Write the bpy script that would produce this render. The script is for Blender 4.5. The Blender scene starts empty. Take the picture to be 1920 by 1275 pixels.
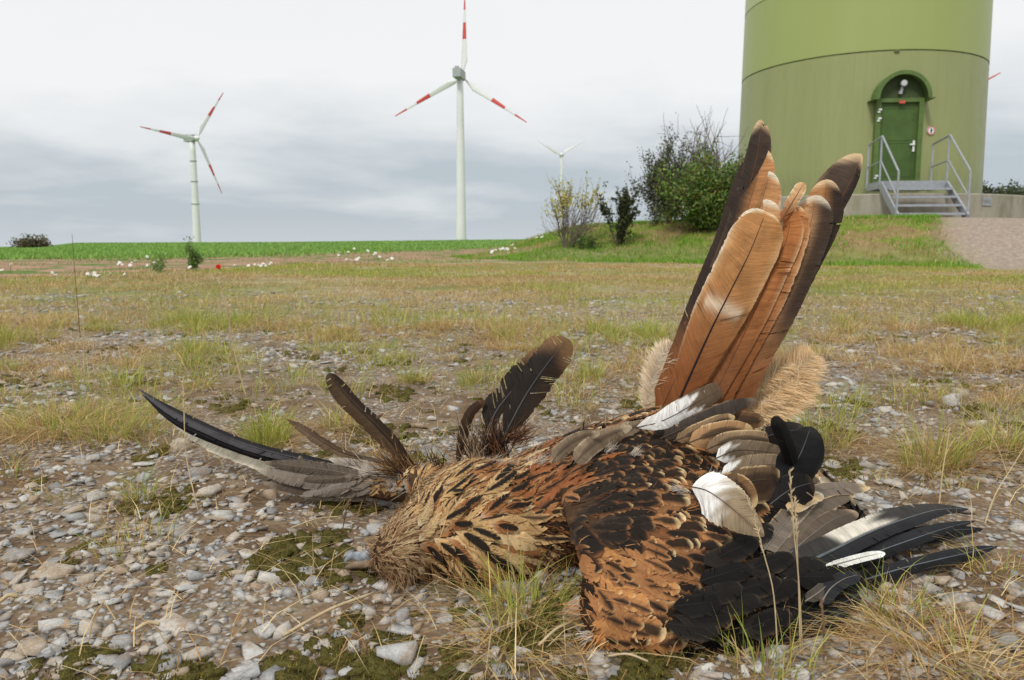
import bpy, bmesh, math, random
import numpy as np
from mathutils import Vector, Matrix
from mathutils.bvhtree import BVHTree

S = bpy.context.scene
COL = S.collection
RNG = np.random.default_rng(7)
random.seed(7)
PI = math.pi

# ---------------------------------------------------------------- camera
CAM_H = 0.35
FPX = 1450.0                      # focal length in photograph pixels (1920 wide)
PITCH = math.atan((637.5 - 460.0) / FPX)
cam_data = bpy.data.cameras.new('camera')
cam = bpy.data.objects.new('camera', cam_data)
COL.objects.link(cam)
cam.location = (0, 0, CAM_H)
cam.rotation_euler = (PI / 2 - PITCH, 0, 0)
cam_data.sensor_width = 36.0
cam_data.lens = 36.0 * FPX / 1920.0
cam_data.clip_start = 0.02
cam_data.clip_end = 12000
cam_data.dof.use_dof = True
cam_data.dof.focus_distance = 0.92
cam_data.dof.aperture_fstop = 15.0
S.camera = cam

# ---------------------------------------------------------------- world and sun
SUN_EL, SUN_AZ = math.radians(50), math.radians(205)   # azimuth measured clockwise from +Y
world = bpy.data.worlds.new('World')
S.world = world
world.use_nodes = True
wn = world.node_tree; wn.nodes.clear()
def wnode(t, **k):
    n = wn.nodes.new(t)
    for a, b in k.items(): setattr(n, a, b)
    return n
wout = wnode('ShaderNodeOutputWorld'); wbg = wnode('ShaderNodeBackground')
sky = wnode('ShaderNodeTexSky', sky_type='NISHITA', sun_disc=False)
sky.sun_elevation = SUN_EL; sky.sun_rotation = SUN_AZ
sc = wnode('ShaderNodeVectorMath', operation='SCALE'); sc.inputs['Scale'].default_value = 0.10
wn.links.new(sky.outputs[0], sc.inputs[0])
tc = wnode('ShaderNodeTexCoord'); sep = wnode('ShaderNodeSeparateXYZ')
wn.links.new(tc.outputs['Generated'], sep.inputs[0])
def wmath(op, a, b=None, c=None):
    n = wnode('ShaderNodeMath', operation=op)
    for i, v in enumerate((a, b, c)):
        if v is None: continue
        if isinstance(v, (int, float)): n.inputs[i].default_value = v
        else: wn.links.new(v, n.inputs[i])
    return n.outputs[0]
zc = wmath('MAXIMUM', sep.outputs[2], 0.0)
den = wmath('ADD', zc, 0.16)
px = wmath('DIVIDE', sep.outputs[0], den); py = wmath('DIVIDE', sep.outputs[1], den)
cmb = wnode('ShaderNodeCombineXYZ')
wn.links.new(px, cmb.inputs[0]); wn.links.new(py, cmb.inputs[1])
n1 = wnode('ShaderNodeTexNoise'); n1.inputs['Scale'].default_value = 0.8; n1.inputs['Detail'].default_value = 6
n1.inputs['Roughness'].default_value = 0.52; n1.inputs['Distortion'].default_value = 0.15
mp = wnode('ShaderNodeMapping'); mp.inputs['Location'].default_value = (3.4, 1.3, 0.7)
wn.links.new(cmb.outputs[0], mp.inputs[0]); wn.links.new(mp.outputs[0], n1.inputs['Vector'])
nz = wmath('SUBTRACT', n1.outputs[0], 0.5)
elev = wmath('ADD', zc, wmath('MULTIPLY', nz, 0.42))
ramp = wnode('ShaderNodeValToRGB')
wn.links.new(elev, ramp.inputs[0])
cr = ramp.color_ramp
cr.elements[0].position = 0.0; cr.elements[0].color = (0.51, 0.565, 0.61, 1)
cr.elements[1].position = 0.60; cr.elements[1].color = (0.86, 0.88, 0.89, 1)
for p, c in ((0.05, (0.505, 0.565, 0.615)), (0.10, (0.63, 0.675, 0.71)), (0.15, (0.78, 0.81, 0.83)), (0.23, (0.93, 0.935, 0.94))):
    e = cr.elements.new(p); e.color = (*c, 1)
# thin bright band low at the horizon
hz = wmath('MULTIPLY', wmath('SUBTRACT', 1.0, wmath('MINIMUM', wmath('MULTIPLY', zc, 28.0), 1.0)), 0.5)
mh = wnode('ShaderNodeMixRGB'); wn.links.new(hz, mh.inputs[0]); wn.links.new(ramp.outputs[0], mh.inputs[1])
mh.inputs[2].default_value = (0.68, 0.73, 0.77, 1)
mx = wnode('ShaderNodeMixRGB'); mx.inputs[0].default_value = 0.95
wn.links.new(sc.outputs[0], mx.inputs[1]); wn.links.new(mh.outputs[0], mx.inputs[2])
wn.links.new(mx.outputs[0], wbg.inputs[0]); wbg.inputs[1].default_value = 1.0
wn.links.new(wbg.outputs[0], wout.inputs[0])

sun_d = bpy.data.lights.new('sun', 'SUN'); sun_d.energy = 2.1; sun_d.angle = math.radians(11); sun_d.color = (1.0, 0.96, 0.90)
sun = bpy.data.objects.new('sun', sun_d); COL.objects.link(sun)
sd = Vector((math.sin(SUN_AZ) * math.cos(SUN_EL), math.cos(SUN_AZ) * math.cos(SUN_EL), math.sin(SUN_EL)))
sun.rotation_euler = sd.to_track_quat('Z', 'Y').to_euler()
sun.location = (0, -5, 20)
S.view_settings.view_transform = 'Standard'
S.view_settings.look = 'None'
S.view_settings.gamma = 1.0
S.view_settings.use_curve_mapping = False
S.view_settings.exposure = 0.0

# ---------------------------------------------------------------- geometry helpers
cp, sp = math.cos(PITCH), math.sin(PITCH)
def ray(px, py):
    """world direction through a point of the photograph, scaled to forward distance 1"""
    dx = (px - 960.0) / FPX; dy = -(py - 637.5) / FPX
    f = cp + dy * sp; u = -sp + dy * cp
    return np.array([dx / f, 1.0, u / f])
def PY(px, py, Y):
    return ray(px, py) * Y + np.array([0, 0, CAM_H])
def PZ(px, py, z):
    r = ray(px, py)
    return r * ((z - CAM_H) / r[2]) + np.array([0, 0, CAM_H])
def proj(p):
    x, y, z = p[0], p[1], p[2] - CAM_H
    f = y * cp - z * sp; u = y * sp + z * cp
    return 960 + FPX * x / f, 637.5 - FPX * u / f

def lin(r, g=None, b=None):
    if g is None: r, g, b = r
    o = []
    for c in (r, g, b):
        c /= 255.0
        o.append(c / 12.92 if c <= 0.04045 else ((c + 0.055) / 1.055) ** 2.4)
    return np.array(o)

def mk_mesh(name, V, F, cols=None, uv=None, mat=None, smooth=False, fmat=None):
    """V (n,3), F (m,k) or list of such arrays; cols (n,3) point colours; uv (n,2) per vertex"""
    me = bpy.data.meshes.new(name)
    V = np.asarray(V, dtype=np.float32)
    Fs = F if isinstance(F, list) else [F]
    Fs = [np.asarray(f, dtype=np.int32) for f in Fs if len(f)]
    me.vertices.add(len(V)); me.vertices.foreach_set('co', V.ravel())
    tot = np.concatenate([np.full(len(f), f.shape[1], np.int32) for f in Fs])
    idx = np.concatenate([f.ravel() for f in Fs])
    st = np.concatenate([[0], np.cumsum(tot)[:-1]]).astype(np.int32)
    me.loops.add(len(idx)); me.loops.foreach_set('vertex_index', idx)
    me.polygons.add(len(tot)); me.polygons.foreach_set('loop_start', st)
    if smooth: me.polygons.foreach_set('use_smooth', np.ones(len(tot), bool))
    if fmat is not None: me.polygons.foreach_set('material_index', np.asarray(fmat, np.int32))
    me.update(calc_edges=True)
    if cols is not None:
        c = np.ones((len(V), 4), np.float32); cols = np.asarray(cols); c[:, :cols.shape[1]] = cols
        a = me.color_attributes.new('Col', 'FLOAT_COLOR', 'POINT'); a.data.foreach_set('color', c.ravel())
    if uv is not None:
        l = me.uv_layers.new(name='UVMap'); l.data.foreach_set('uv', np.asarray(uv, np.float32)[idx].ravel())
    if mat:
        for m in (mat if isinstance(mat, (list, tuple)) else [mat]): me.materials.append(m)
    return me
def link(name, me, parent=None, label=None, cat=None, group=None, kind=None, loc=None):
    o = bpy.data.objects.new(name, me); COL.objects.link(o)
    if parent is not None: o.parent = parent
    if loc is not None: o.location = loc
    if label: o['label'] = label
    if cat: o['category'] = cat
    if group: o['group'] = group
    if kind: o['kind'] = kind
    return o
def thing(name, label, cat, loc=(0, 0, 0), group=None):
    o = link(name, None, None, label, cat, group); o.location = loc
    o.empty_display_size = 0.1
    return o
def copy_tree(o, parent=None):
    c = o.copy(); COL.objects.link(c)
    if parent is not None: c.parent = parent
    for ch in list(o.children): copy_tree(ch, c)
    return c
class MB:
    """collects boxes, tubes and lofts into one mesh"""
    def __init__(s): s.v = []; s.f4 = []; s.f3 = []; s.fn = []; s.n = 0
    def add(s, V, F):
        V = np.asarray(V, float); s.v.append(V)
        for f in F:
            f = [i + s.n for i in f]
            (s.f4 if len(f) == 4 else s.f3 if len(f) == 3 else s.fn).append(f)
        s.n += len(V)
    def box(s, c, d, R=None, bev=0.0):
        c = np.asarray(c, float); hx, hy, hz = [q / 2 for q in d]
        V = np.array([(x, y, z) for x in (-hx, hx) for y in (-hy, hy) for z in (-hz, hz)])
        if R is not None: V = V @ np.asarray(R).T
        s.add(V + c, [(0, 1, 3, 2), (4, 6, 7, 5), (0, 4, 5, 1), (2, 3, 7, 6), (0, 2, 6, 4), (1, 5, 7, 3)])
    def tube(s, pts, rad, n=8, cap=True):
        pts = np.asarray(pts, float); m = len(pts)
        rad = np.full(m, rad) if np.isscalar(rad) else np.asarray(rad, float)
        T = np.gradient(pts, axis=0); T /= np.linalg.norm(T, axis=1)[:, None] + 1e-12
        a = np.array([0, 0, 1.0]) if abs(T[0][2]) < .9 else np.array([1.0, 0, 0])
        V = []
        for i in range(m):
            u = np.cross(T[i], a); u /= np.linalg.norm(u) + 1e-12; w = np.cross(u, T[i]); a = w if False else a
            for k in range(n):
                t = 2 * PI * k / n
                V.append(pts[i] + rad[i] * (math.cos(t) * u + math.sin(t) * w))
        F = [(i * n + k, i * n + (k + 1) % n, (i + 1) * n + (k + 1) % n, (i + 1) * n + k) for i in range(m - 1) for k in range(n)]
        if cap:
            F.append(tuple(range(n))[::-1]); F.append(tuple((m - 1) * n + k for k in range(n)))
        s.add(V, F)
    def build(s, name, mat, parent=None, smooth=False, **k):
        V = np.concatenate(s.v)
        me = bpy.data.meshes.new(name)
        me.from_pydata(V.tolist(), [], s.f4 + s.f3 + s.fn)
        if smooth:
            me.polygons.foreach_set('use_smooth', np.ones(len(me.polygons), bool))
        me.materials.append(mat); me.update()
        return link(name, me, parent, **k)

# value noise (2D) for placement and relief
_perm = np.random.default_rng(3).random((256, 256)).astype(np.float32)
def vnoise(x, y, scale=1.0, oct=3, seed=0):
    x = np.asarray(x, float) * scale + seed * 17.3; y = np.asarray(y, float) * scale + seed * 5.7
    out = 0; amp = 1; tot = 0
    for _ in range(oct):
        xi = np.floor(x).astype(int); yi = np.floor(y).astype(int); fx = x - xi; fy = y - yi
        fx = fx * fx * (3 - 2 * fx); fy = fy * fy * (3 - 2 * fy)
        g = lambda a, b: _perm[a & 255, b & 255]
        v = (g(xi, yi) * (1 - fx) + g(xi + 1, yi) * fx) * (1 - fy) + (g(xi, yi + 1) * (1 - fx) + g(xi + 1, yi + 1) * fx) * fy
        out = out + amp * v; tot += amp; amp *= .5; x = x * 2.03 + 11.1; y = y * 2.03 + 3.3
    return out / tot
def sstep(a, b, x):
    t = np.clip((np.asarray(x, float) - a) / (b - a), 0, 1); return t * t * (3 - 2 * t)

# ---------------------------------------------------------------- material helpers
class NT:
    def __init__(s, name):
        s.m = bpy.data.materials.new(name); s.m.use_nodes = True; s.t = s.m.node_tree
        s.b = s.t.nodes['Principled BSDF']; s.out = s.t.nodes['Material Output']
    def n(s, t, **k):
        x = s.t.nodes.new(t)
        for a, b in k.items(): setattr(x, a, b)
        return x
    def l(s, a, b): s.t.links.new(a, b)
    def set(s, inp, v):
        if isinstance(v, bpy.types.NodeSocket): s.l(v, inp)
        elif isinstance(v, (int, float)): inp.default_value = v
        else:
            v = tuple(v)
            inp.default_value = (*v[:3], 1.0) if len(inp.default_value) == 4 else v[:3]
    def math(s, op, a, b=None, c=None, clamp=False):
        x = s.n('ShaderNodeMath', operation=op); x.use_clamp = clamp
        for i, v in enumerate((a, b, c)):
            if v is not None: s.set(x.inputs[i], v)
        return x.outputs[0]
    def mix(s, f, a, b, mode='MIX'):
        x = s.n('ShaderNodeMixRGB', blend_type=mode)
        s.set(x.inputs[0], f); s.set(x.inputs[1], a); s.set(x.inputs[2], b); return x.outputs[0]
    def noise(s, scale, detail=3, rough=.5, vec=None, dist=0.0, col=False):
        x = s.n('ShaderNodeTexNoise'); x.inputs['Scale'].default_value = scale; x.inputs['Detail'].default_value = detail
        x.inputs['Roughness'].default_value = rough; x.inputs['Distortion'].default_value = dist
        if vec is not None: s.l(vec, x.inputs['Vector'])
        return x.outputs[1 if col else 0]
    def vor(s, scale, vec=None, feature='F1', out=0, rnd=1.0):
        x = s.n('ShaderNodeTexVoronoi', feature=feature); x.inputs['Scale'].default_value = scale
        x.inputs['Randomness'].default_value = rnd
        if vec is not None: s.l(vec, x.inputs['Vector'])
        return x.outputs[out]
    def ramp(s, f, stops):
        x = s.n('ShaderNodeValToRGB'); s.l(f, x.inputs[0]); e = x.color_ramp.elements
        while len(e) < len(stops): e.new(0.5)
        for q, (p, c) in zip(e, stops):
            q.position = p; q.color = (*c, 1) if len(c) == 3 else c
        return x.outputs[0]
    def mapr(s, v, a, b, c=0.0, d=1.0):
        x = s.n('ShaderNodeMapRange'); s.l(v, x.inputs[0])
        for i, q in enumerate((a, b, c, d)): x.inputs[i + 1].default_value = q
        return x.outputs[0]
    def obj(s): return s.n('ShaderNodeTexCoord').outputs['Object']
    def pos(s): return s.n('ShaderNodeNewGeometry').outputs['Position']
    def scl(s, vec, v):
        x = s.n('ShaderNodeVectorMath', operation='MULTIPLY'); s.l(vec, x.inputs[0]); x.inputs[1].default_value = v; return x.outputs[0]
    def attr(s, name='Col'):
        x = s.n('ShaderNodeAttribute'); x.attribute_name = name; return x
    def bump(s, h, strength=.5, dist=.01, normal=None):
        x = s.n('ShaderNodeBump'); s.l(h, x.inputs['Height']); x.inputs['Strength'].default_value = strength
        x.inputs['Distance'].default_value = dist
        if normal is not None: s.l(normal, x.inputs['Normal'])
        return x.outputs[0]
    def fin(s, color, rough=.7, normal=None, spec=.3, metal=0.0):
        s.set(s.b.inputs['Base Color'], color); s.set(s.b.inputs['Roughness'], rough)
        s.b.inputs['Specular IOR Level'].default_value = spec; s.b.inputs['Metallic'].default_value = metal
        if normal is not None: s.l(normal, s.b.inputs['Normal'])
        return s.m

def simple_mat(name, col, rough=.6, var=.15, nscale=6, spec=.3, bump=0.0, metal=0.0, col2=None):
    M = NT(name); v = M.pos()
    n = M.noise(nscale, 5, .6, v)
    c2 = col2 if col2 is not None else tuple(c * (1 - 2 * var) for c in col)
    c = M.mix(M.mapr(n, .35, .65), col, c2)
    nm = M.bump(M.noise(nscale * 8, 4, .6, v), bump, .01) if bump else None
    return M.fin(c, rough, nm, spec, metal)

def attr_mat(name, rough=.7, spec=.2, trans=0.0, nscale=0, var=.2, gain=1.0):
    """colour from the Col attribute, with optional translucency"""
    M = NT(name); c = M.attr().outputs['Color']
    if gain != 1.0: c = M.mix(1.0, c, (gain,) * 3, 'MULTIPLY')
    if nscale:
        n = M.noise(nscale, 3, .6, M.pos())
        c = M.mix(1.0, c, M.ramp(n, [(.3, (1 - var,) * 3), (.7, (1 + var,) * 3)]), 'MULTIPLY')
    M.fin(c, rough, None, spec)
    if trans:
        tr = M.n('ShaderNodeBsdfTranslucent'); M.l(c, tr.inputs[0])
        ms = M.n('ShaderNodeMixShader'); ms.inputs[0].default_value = trans
        M.l(M.b.outputs[0], ms.inputs[1]); M.l(tr.outputs[0], ms.inputs[2]); M.l(ms.outputs[0], M.out.inputs[0])
    return M.m
# ================================================================ terrain
DIST_C = 26.06; ANG_C = math.radians(23.42)
TC = np.array([DIST_C * math.sin(ANG_C), DIST_C * math.cos(ANG_C)])     # centre of the turbine tower beside us
TR = 3.37
MOUND_Z = 0.93
def field_line(x, y):            # >0 inside the farmland, metres from its edge
    return (-5.2 + .26 * (y - 7.9) - x) / 1.033
def H(x, y, micro=True):
    x = np.asarray(x, float); y = np.asarray(y, float)
    z = np.zeros(np.broadcast(x, y).shape)
    r = np.hypot(x - TC[0], (y - TC[1]))
    th = np.arctan2(y - TC[1], x - TC[0])
    rr = r + .35 * np.sin(3 * th + 1) + .8 * (vnoise(x, y, .25, 2, 4) - .5)
    z = z + MOUND_Z * (1 - sstep(7.6, 11.8, rr))
    # the low ramp of the track on the right
    # farmland climbs slowly
    hx = np.interp(x / np.maximum(y, 1) * 200, [-400, -122, -112, -60, 5, 200], [-.25, -.25, .85, 1.05, 1.75, 2.0])
    z = z + hx * sstep(20, 210, y) * (1 - sstep(400, 900, y)) - 6 * sstep(230, 1200, y)
    if micro:
        fade = 1 - sstep(6, 25, np.abs(y) + np.abs(x) * .5)
        z = z + fade * (.022 * (vnoise(x, y, 1.6, 3, 1) - .5) + .012 * (vnoise(x, y, 14, 3, 2) - .5))
        z = z + sstep(4, 12, y) * (1 - sstep(80, 200, y)) * .07 * (vnoise(x, y, .9, 3, 9) - .5)
    return z
def axis(lo, hi, flo, fhi, d0, g):
    a = list(np.arange(flo, fhi, d0)); d = d0; x = a[-1]
    while x < hi: d = d0 + g * (x - a[0] - (fhi - flo)); d = max(d, d0); x += d; a.append(x)
    x = flo; b = []
    while x > lo: d = d0 + g * (flo - x); x -= d; b.append(x)
    return np.array(b[::-1] + a)
gx = axis(-3000, 3000, -1.3, 1.4, .020, .068)
gy = axis(-60, 3500, .45, 2.6, .018, .048)
GX, GY = np.meshgrid(gx, gy)
GZ = H(GX, GY)
ny, nx = GX.shape
V = np.stack([GX.ravel(), GY.ravel(), GZ.ravel()], 1)
fl = field_line(GX, GY) + .9 * (vnoise(GX, GY, .7, 2, 5) - .5)
crop_d = fl - 9 - 6 * (vnoise(GX, GY, .12, 2, 6) - .5)
z_soil = sstep(-.4, .4, fl)
z_crop = sstep(-1.5, 3, crop_d)
rT = np.hypot(GX - TC[0], GY - TC[1])
z_mound = sstep(12.6, 10.5, rT) if False else 1 - sstep(10.6, 12.8, rT)
path_d = GX - (7.6 + (GY - 13) * .36) + .5 * (vnoise(GX, GY, 1.3, 2, 8) - .5)
z_path = sstep(-.2, .35, path_d) * sstep(10.2, 12.5, GY - .15*(GX-8)) * (1 - sstep(18.8, 19.4, GY)) * (1-sstep(15,18,GX))
zone = np.stack([z_soil.ravel(), z_crop.ravel(), z_path.ravel()], 1)
i = np.arange(ny - 1)[:, None] * nx + np.arange(nx - 1)[None, :]
F = np.stack([i, i + 1, i + 1 + nx, i + nx], -1).reshape(-1, 4)
fc = zone[F].mean(1); fm = z_mound.ravel()[F].mean(1)
kind = np.where(fc[:, 2] > .5, 3, np.where(fc[:, 1] > .5, 2, np.where(fc[:, 0] > .5, 1, np.where(fm > .5, 4, 0))))

# ---- ground material: soil, moss and fine grit near, straw and turf farther away, farmland beyond
M = NT('ground_material'); P = M.pos()
xyz = M.n('ShaderNodeSeparateXYZ'); M.l(P, xyz.inputs[0]); Yc = xyz.outputs[1]
soil = M.ramp(M.noise(9, 8, .65, P), [(.3, (.08, .052, .03)), (.5, (.18, .12, .072)), (.72, (.34, .26, .175))])
grit_v = M.n('ShaderNodeTexVoronoi', feature='F1'); grit_v.inputs['Scale'].default_value = 130; M.l(P, grit_v.inputs['Vector'])
gritc = M.ramp(grit_v.outputs['Color'], [(.2, (.19, .18, .165)), (.55, (.34, .32, .29)), (.9, (.50, .47, .42))])
grit_edge = M.mapr(grit_v.outputs[0], .25, .6, 1, 0)
grit_m = M.math('MULTIPLY', grit_edge, M.mapr(M.noise(5, 4, .6, P), .44, .56), clamp=True)
near = M.mix(grit_m, soil, gritc)
# coarse pale stones seen at a distance
cv = M.n('ShaderNodeTexVoronoi', feature='F1'); cv.inputs['Scale'].default_value = 38; M.l(P, cv.inputs['Vector'])
cst = M.ramp(cv.outputs['Color'], [(.2, (.27, .26, .25)), (.6, (.44, .42, .40)), (.9, (.58, .56, .52))])
cst_m = M.math('MULTIPLY', M.mapr(cv.outputs[0], .3, .5, 1, 0), M.mapr(M.noise(1.9, 4, .6, P), .44, .54), clamp=True)
cst_m = M.math('MULTIPLY', cst_m, M.mapr(Yc, 1.6, 3.0), clamp=True)
near = M.mix(cst_m, near, cst)
moss = M.ramp(M.noise(60, 4, .6, P), [(.3, (.045, .042, .012)), (.7, (.13, .12, .035))])
moss_m = M.math('MULTIPLY', M.mapr(M.noise(9, 6, .65, P), .57, .64), .6, clamp=True)
near = M.mix(moss_m, near, moss)
straw = M.ramp(M.noise(7, 8, .7, P), [(.3, (.20, .16, .085)), (.5, (.34, .28, .16)), (.7, (.47, .40, .26))])
turf = M.ramp(M.noise(3.2, 8, .7, P), [(.3, (.12, .14, .035)), (.6, (.23, .24, .075)), (.8, (.34, .32, .14))])
far = M.mix(M.mapr(M.noise(.55, 4, .6, P), .4, .6), straw, turf)
fcol = M.mix(M.mapr(Yc, 2.4, 5.0), near, far)
# mound
mg = M.ramp(M.noise(5, 7, .7, P), [(.25, (.09, .13, .02)), (.55, (.19, .24, .04)), (.8, (.30, .28, .10))])
earth = M.ramp(M.noise(8, 7, .7, P), [(.3, (.20, .10, .055)), (.7, (.40, .26, .16))])
zz = xyz.outputs[2]
mgc = M.mix(M.math('MULTIPLY', M.mapr(M.noise(1.1, 4, .6, P), .46, .54), .75), mg, earth)
fcol = M.mix(M.mapr(zz, .12, .4), fcol, mgc)
zn = M.attr(); zs = M.n('ShaderNodeSeparateColor'); M.l(zn.outputs['Color'], zs.inputs[0])
fs = M.ramp(M.noise(2.0, 8, .72, P), [(.28, (.24, .13, .085)), (.55, (.40, .25, .17)), (.78, (.52, .37, .26))])
weed = M.ramp(M.noise(5, 5, .6, P), [(.3, (.05, .11, .02)), (.7, (.16, .26, .05))])
fs = M.mix(M.mapr(M.noise(.9, 6, .7, P), .51, .57), fs, weed)
fcol = M.mix(zs.outputs[0], fcol, fs)
crop = M.ramp(M.noise(.7, 8, .7, M.scl(P, (1, .35, 1))), [(.3, (.10, .19, .045)), (.55, (.15, .26, .065)), (.8, (.21, .33, .095))])
fcol = M.mix(zs.outputs[1], fcol, crop)
pth = M.ramp(M.noise(14, 8, .75, P), [(.3, (.20, .155, .12)), (.5, (.34, .27, .215)), (.75, (.50, .43, .36))])
fcol = M.mix(zs.outputs[2], fcol, pth)
hh = M.math('ADD', M.math('MULTIPLY', M.noise(110, 6, .7, P), .6), M.math('MULTIPLY', grit_edge, .5))
ground_mat = M.fin(fcol, .92, M.bump(hh, .8, .004), .15)

zlabels = {0: 'ground', 1: 'soil_field', 2: 'crop_field', 3: 'gravel_path', 4: 'grassy_mound'}
ground_objs = {}
for k, nm in zlabels.items():
    Fk = F[kind == k]
    if not len(Fk): continue
    used = np.unique(Fk); remap = np.zeros(len(V), np.int64); remap[used] = np.arange(len(used))
    me = mk_mesh(nm, V[used], remap[Fk], zone[used], None, ground_mat, True)
    ground_objs[nm] = link(nm, me, kind='structure')

# ================================================================ stones
stone_m = NT('stone_material')
geo = stone_m.n('ShaderNodeNewGeometry'); oi = stone_m.n('ShaderNodeObjectInfo')
rnd = stone_m.math('FRACT', stone_m.math('ADD', geo.outputs['Random Per Island'], oi.outputs['Random']))
base = stone_m.ramp(rnd, [(0, (.22, .215, .21)), (.2, (.33, .328, .322)), (.42, (.42, .415, .40)), (.60, (.52, .505, .475)), (.76, (.46, .40, .32)), (.9, (.36, .27, .185)), (1, (.60, .575, .53))])
p = stone_m.pos()
vein = stone_m.mapr(stone_m.noise(55, 6, .7, p), .54, .68)
c = stone_m.mix(stone_m.math('MULTIPLY', vein, .55), base, (.58, .56, .53))
soilm = stone_m.math('MULTIPLY', stone_m.mapr(stone_m.noise(28, 5, .65, p), .5, .64), .7)
c = stone_m.mix(soilm, c, (.28, .19, .115))
c = stone_m.mix(1.0, c, stone_m.ramp(stone_m.noise(400, 4, .7, p), [(.3, (.72,) * 3), (.7, (1.2,) * 3)]), 'MULTIPLY')
stone_mat = stone_m.fin(c, .85, stone_m.bump(stone_m.noise(260, 6, .7, p), .55, .0012), .25)

def stone_base(seed, npts=16):
    r = np.random.default_rng(seed); bm = bmesh.new()
    for _ in range(npts):
        d = r.normal(size=3); d /= np.linalg.norm(d)
        d = np.sign(d) * np.abs(d) ** .5
        bm.verts.new(Vector(d * r.uniform(.8, 1.05)))
    res = bmesh.ops.convex_hull(bm, input=bm.verts)
    bmesh.ops.delete(bm, geom=[g for g in res['geom_interior'] if isinstance(g, bmesh.types.BMVert)], context='VERTS')
    loose = [v for v in bm.verts if not v.link_faces]
    bmesh.ops.delete(bm, geom=loose, context='VERTS')
    bmesh.ops.triangulate(bm, faces=bm.faces)
    bm.verts.ensure_lookup_table()
    V = np.array([v.co[:] for v in bm.verts]); F = np.array([[v.index for v in f.verts] for f in bm.faces]); bm.free()
    return V, F
STB = [stone_base(s, 8 + s % 4) for s in range(18)]
STB_big = [stone_base(50 + s, 13 + s % 3) for s in range(10)]

def in_view_pts(n, y0, y1, power=1.0, margin=.12):
    """random ground points in a wedge ahead of the camera, density falling as Y^-power relative to uniform"""
    y = (RNG.uniform(y0 ** (2 - power), y1 ** (2 - power), n)) ** (1 / (2 - power)) if power != 2 else y0 * (y1 / y0) ** RNG.random(n)
    x = RNG.uniform(-1, 1, n) * (.70 * y + margin)
    return x, y
def stone_density(x, y):
    return sstep(.30, .60, vnoise(x, y, 2.6, 3, 21)) * .8 + .2
def rot_mats(n, tilt):
    a = RNG.uniform(0, 2 * PI, n); tx = RNG.normal(0, tilt, n); ty = RNG.normal(0, tilt, n)
    ca, sa = np.cos(a), np.sin(a); Z = np.zeros(n); O = np.ones(n)
    Rz = np.stack([np.stack([ca, -sa, Z], -1), np.stack([sa, ca, Z], -1), np.stack([Z, Z, O], -1)], 1)
    Rx = np.stack([np.stack([O, Z, Z], -1), np.stack([Z, np.cos(tx), -np.sin(tx)], -1), np.stack([Z, np.sin(tx), np.cos(tx)], -1)], 1)
    Ry = np.stack([np.stack([np.cos(ty), Z, np.sin(ty)], -1), np.stack([Z, O, Z], -1), np.stack([-np.sin(ty), Z, np.cos(ty)], -1)], 1)
    return Ry @ Rx @ Rz
x1, y1 = in_view_pts(50000, .52, 6.0, 1.3)
keep = RNG.random(len(x1)) < stone_density(x1, y1) * np.clip(1.25 - y1 / 7, .1, 1)
x1, y1 = x1[keep], y1[keep]
sz = np.clip(np.exp(RNG.normal(math.log(.0052), .50, len(x1))), .0024, .017) * np.clip(.75 + y1 * .20, .8, 1.7)
bigx, bigy = in_view_pts(520, .56, 2.6, 1.3)
bsz = np.clip(np.exp(RNG.normal(math.log(.0105), .32, len(bigx))), .007, .019)
keepb = stone_density(bigx, bigy) > .4
bigx, bigy, bsz = bigx[keepb], bigy[keepb], bsz[keepb]
gravel_parent = ground_objs['ground']
def place_stones(x, y, s, bases, sink=.35):
    n = len(x); R = rot_mats(n, .16)
    asp = np.stack([np.ones(n), RNG.uniform(.55, .95, n), RNG.uniform(.20, .5, n)], 1)
    sc = asp * s[:, None] * RNG.uniform(.9, 1.2, n)[:, None]
    z = H(x, y) + sc[:, 2] * sink
    which = RNG.integers(0, len(bases), n)
    return R, sc, z, which
R, scs, zz_, wh = place_stones(x1, y1, sz, STB)
VV = []; FF = []; off = 0
for b, (bv, bf) in enumerate(STB):
    m = np.where(wh == b)[0]
    v = np.einsum('nij,nvj->nvi', R[m], bv[None] * scs[m][:, None, :]) + np.stack([x1[m], y1[m], zz_[m]], 1)[:, None, :]
    f = bf[None] + (np.arange(len(m)) * len(bv))[:, None, None] + off
    VV.append(v.reshape(-1, 3)); FF.append(f.reshape(-1, 3)); off += len(m) * len(bv)
link('gravel', mk_mesh('gravel', np.concatenate(VV), np.concatenate(FF), mat=stone_mat), kind='stuff')
# hand placed larger stones: px, py, half length px, flatness
big_px = [(745, 1232, 50, .62), (335, 840, 24, .75), (30, 1035, 34, .3), (165, 965, 30, .28), (100, 1065, 32, .34), (330, 995, 26, .4),
          (330, 1160, 42, .3), (530, 1172, 24, .8), (335, 1250, 26, .75), (205, 1228, 38, .25), (1640, 1208, 30, .22), (835, 1155, 22, .4),
          (470, 1075, 18, .6), (585, 1082, 16, .8), (600, 1108, 18, .8), (100, 1162, 26, .5), (225, 1200, 26, .7), (300, 1215, 20, .6),
          (810, 855, 36, .25), (460, 1250, 26, .5), (1155, 1252, 22, .6), (1320, 1252, 22, .6), (1400, 1255, 20, .6), (930, 1222, 16, .5),
          (1760, 1165, 22, .35), (1830, 1190, 24, .4), (1700, 1135, 18, .5), (1870, 1120, 24, .3), (60, 1100, 22, .4), (560, 1015, 20, .5),
          (140, 905, 22, .3), (370, 880, 26, .25), (270, 870, 22, .28), (540, 1235, 20, .7), (30, 1220, 24, .5), (1500, 1258, 20, .5),
          (1790, 760, 18, .8), (1800, 745, 14, .9), (1540, 760, 20, .3)]
bx = []; by = []; bs = []; ba = []
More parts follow.
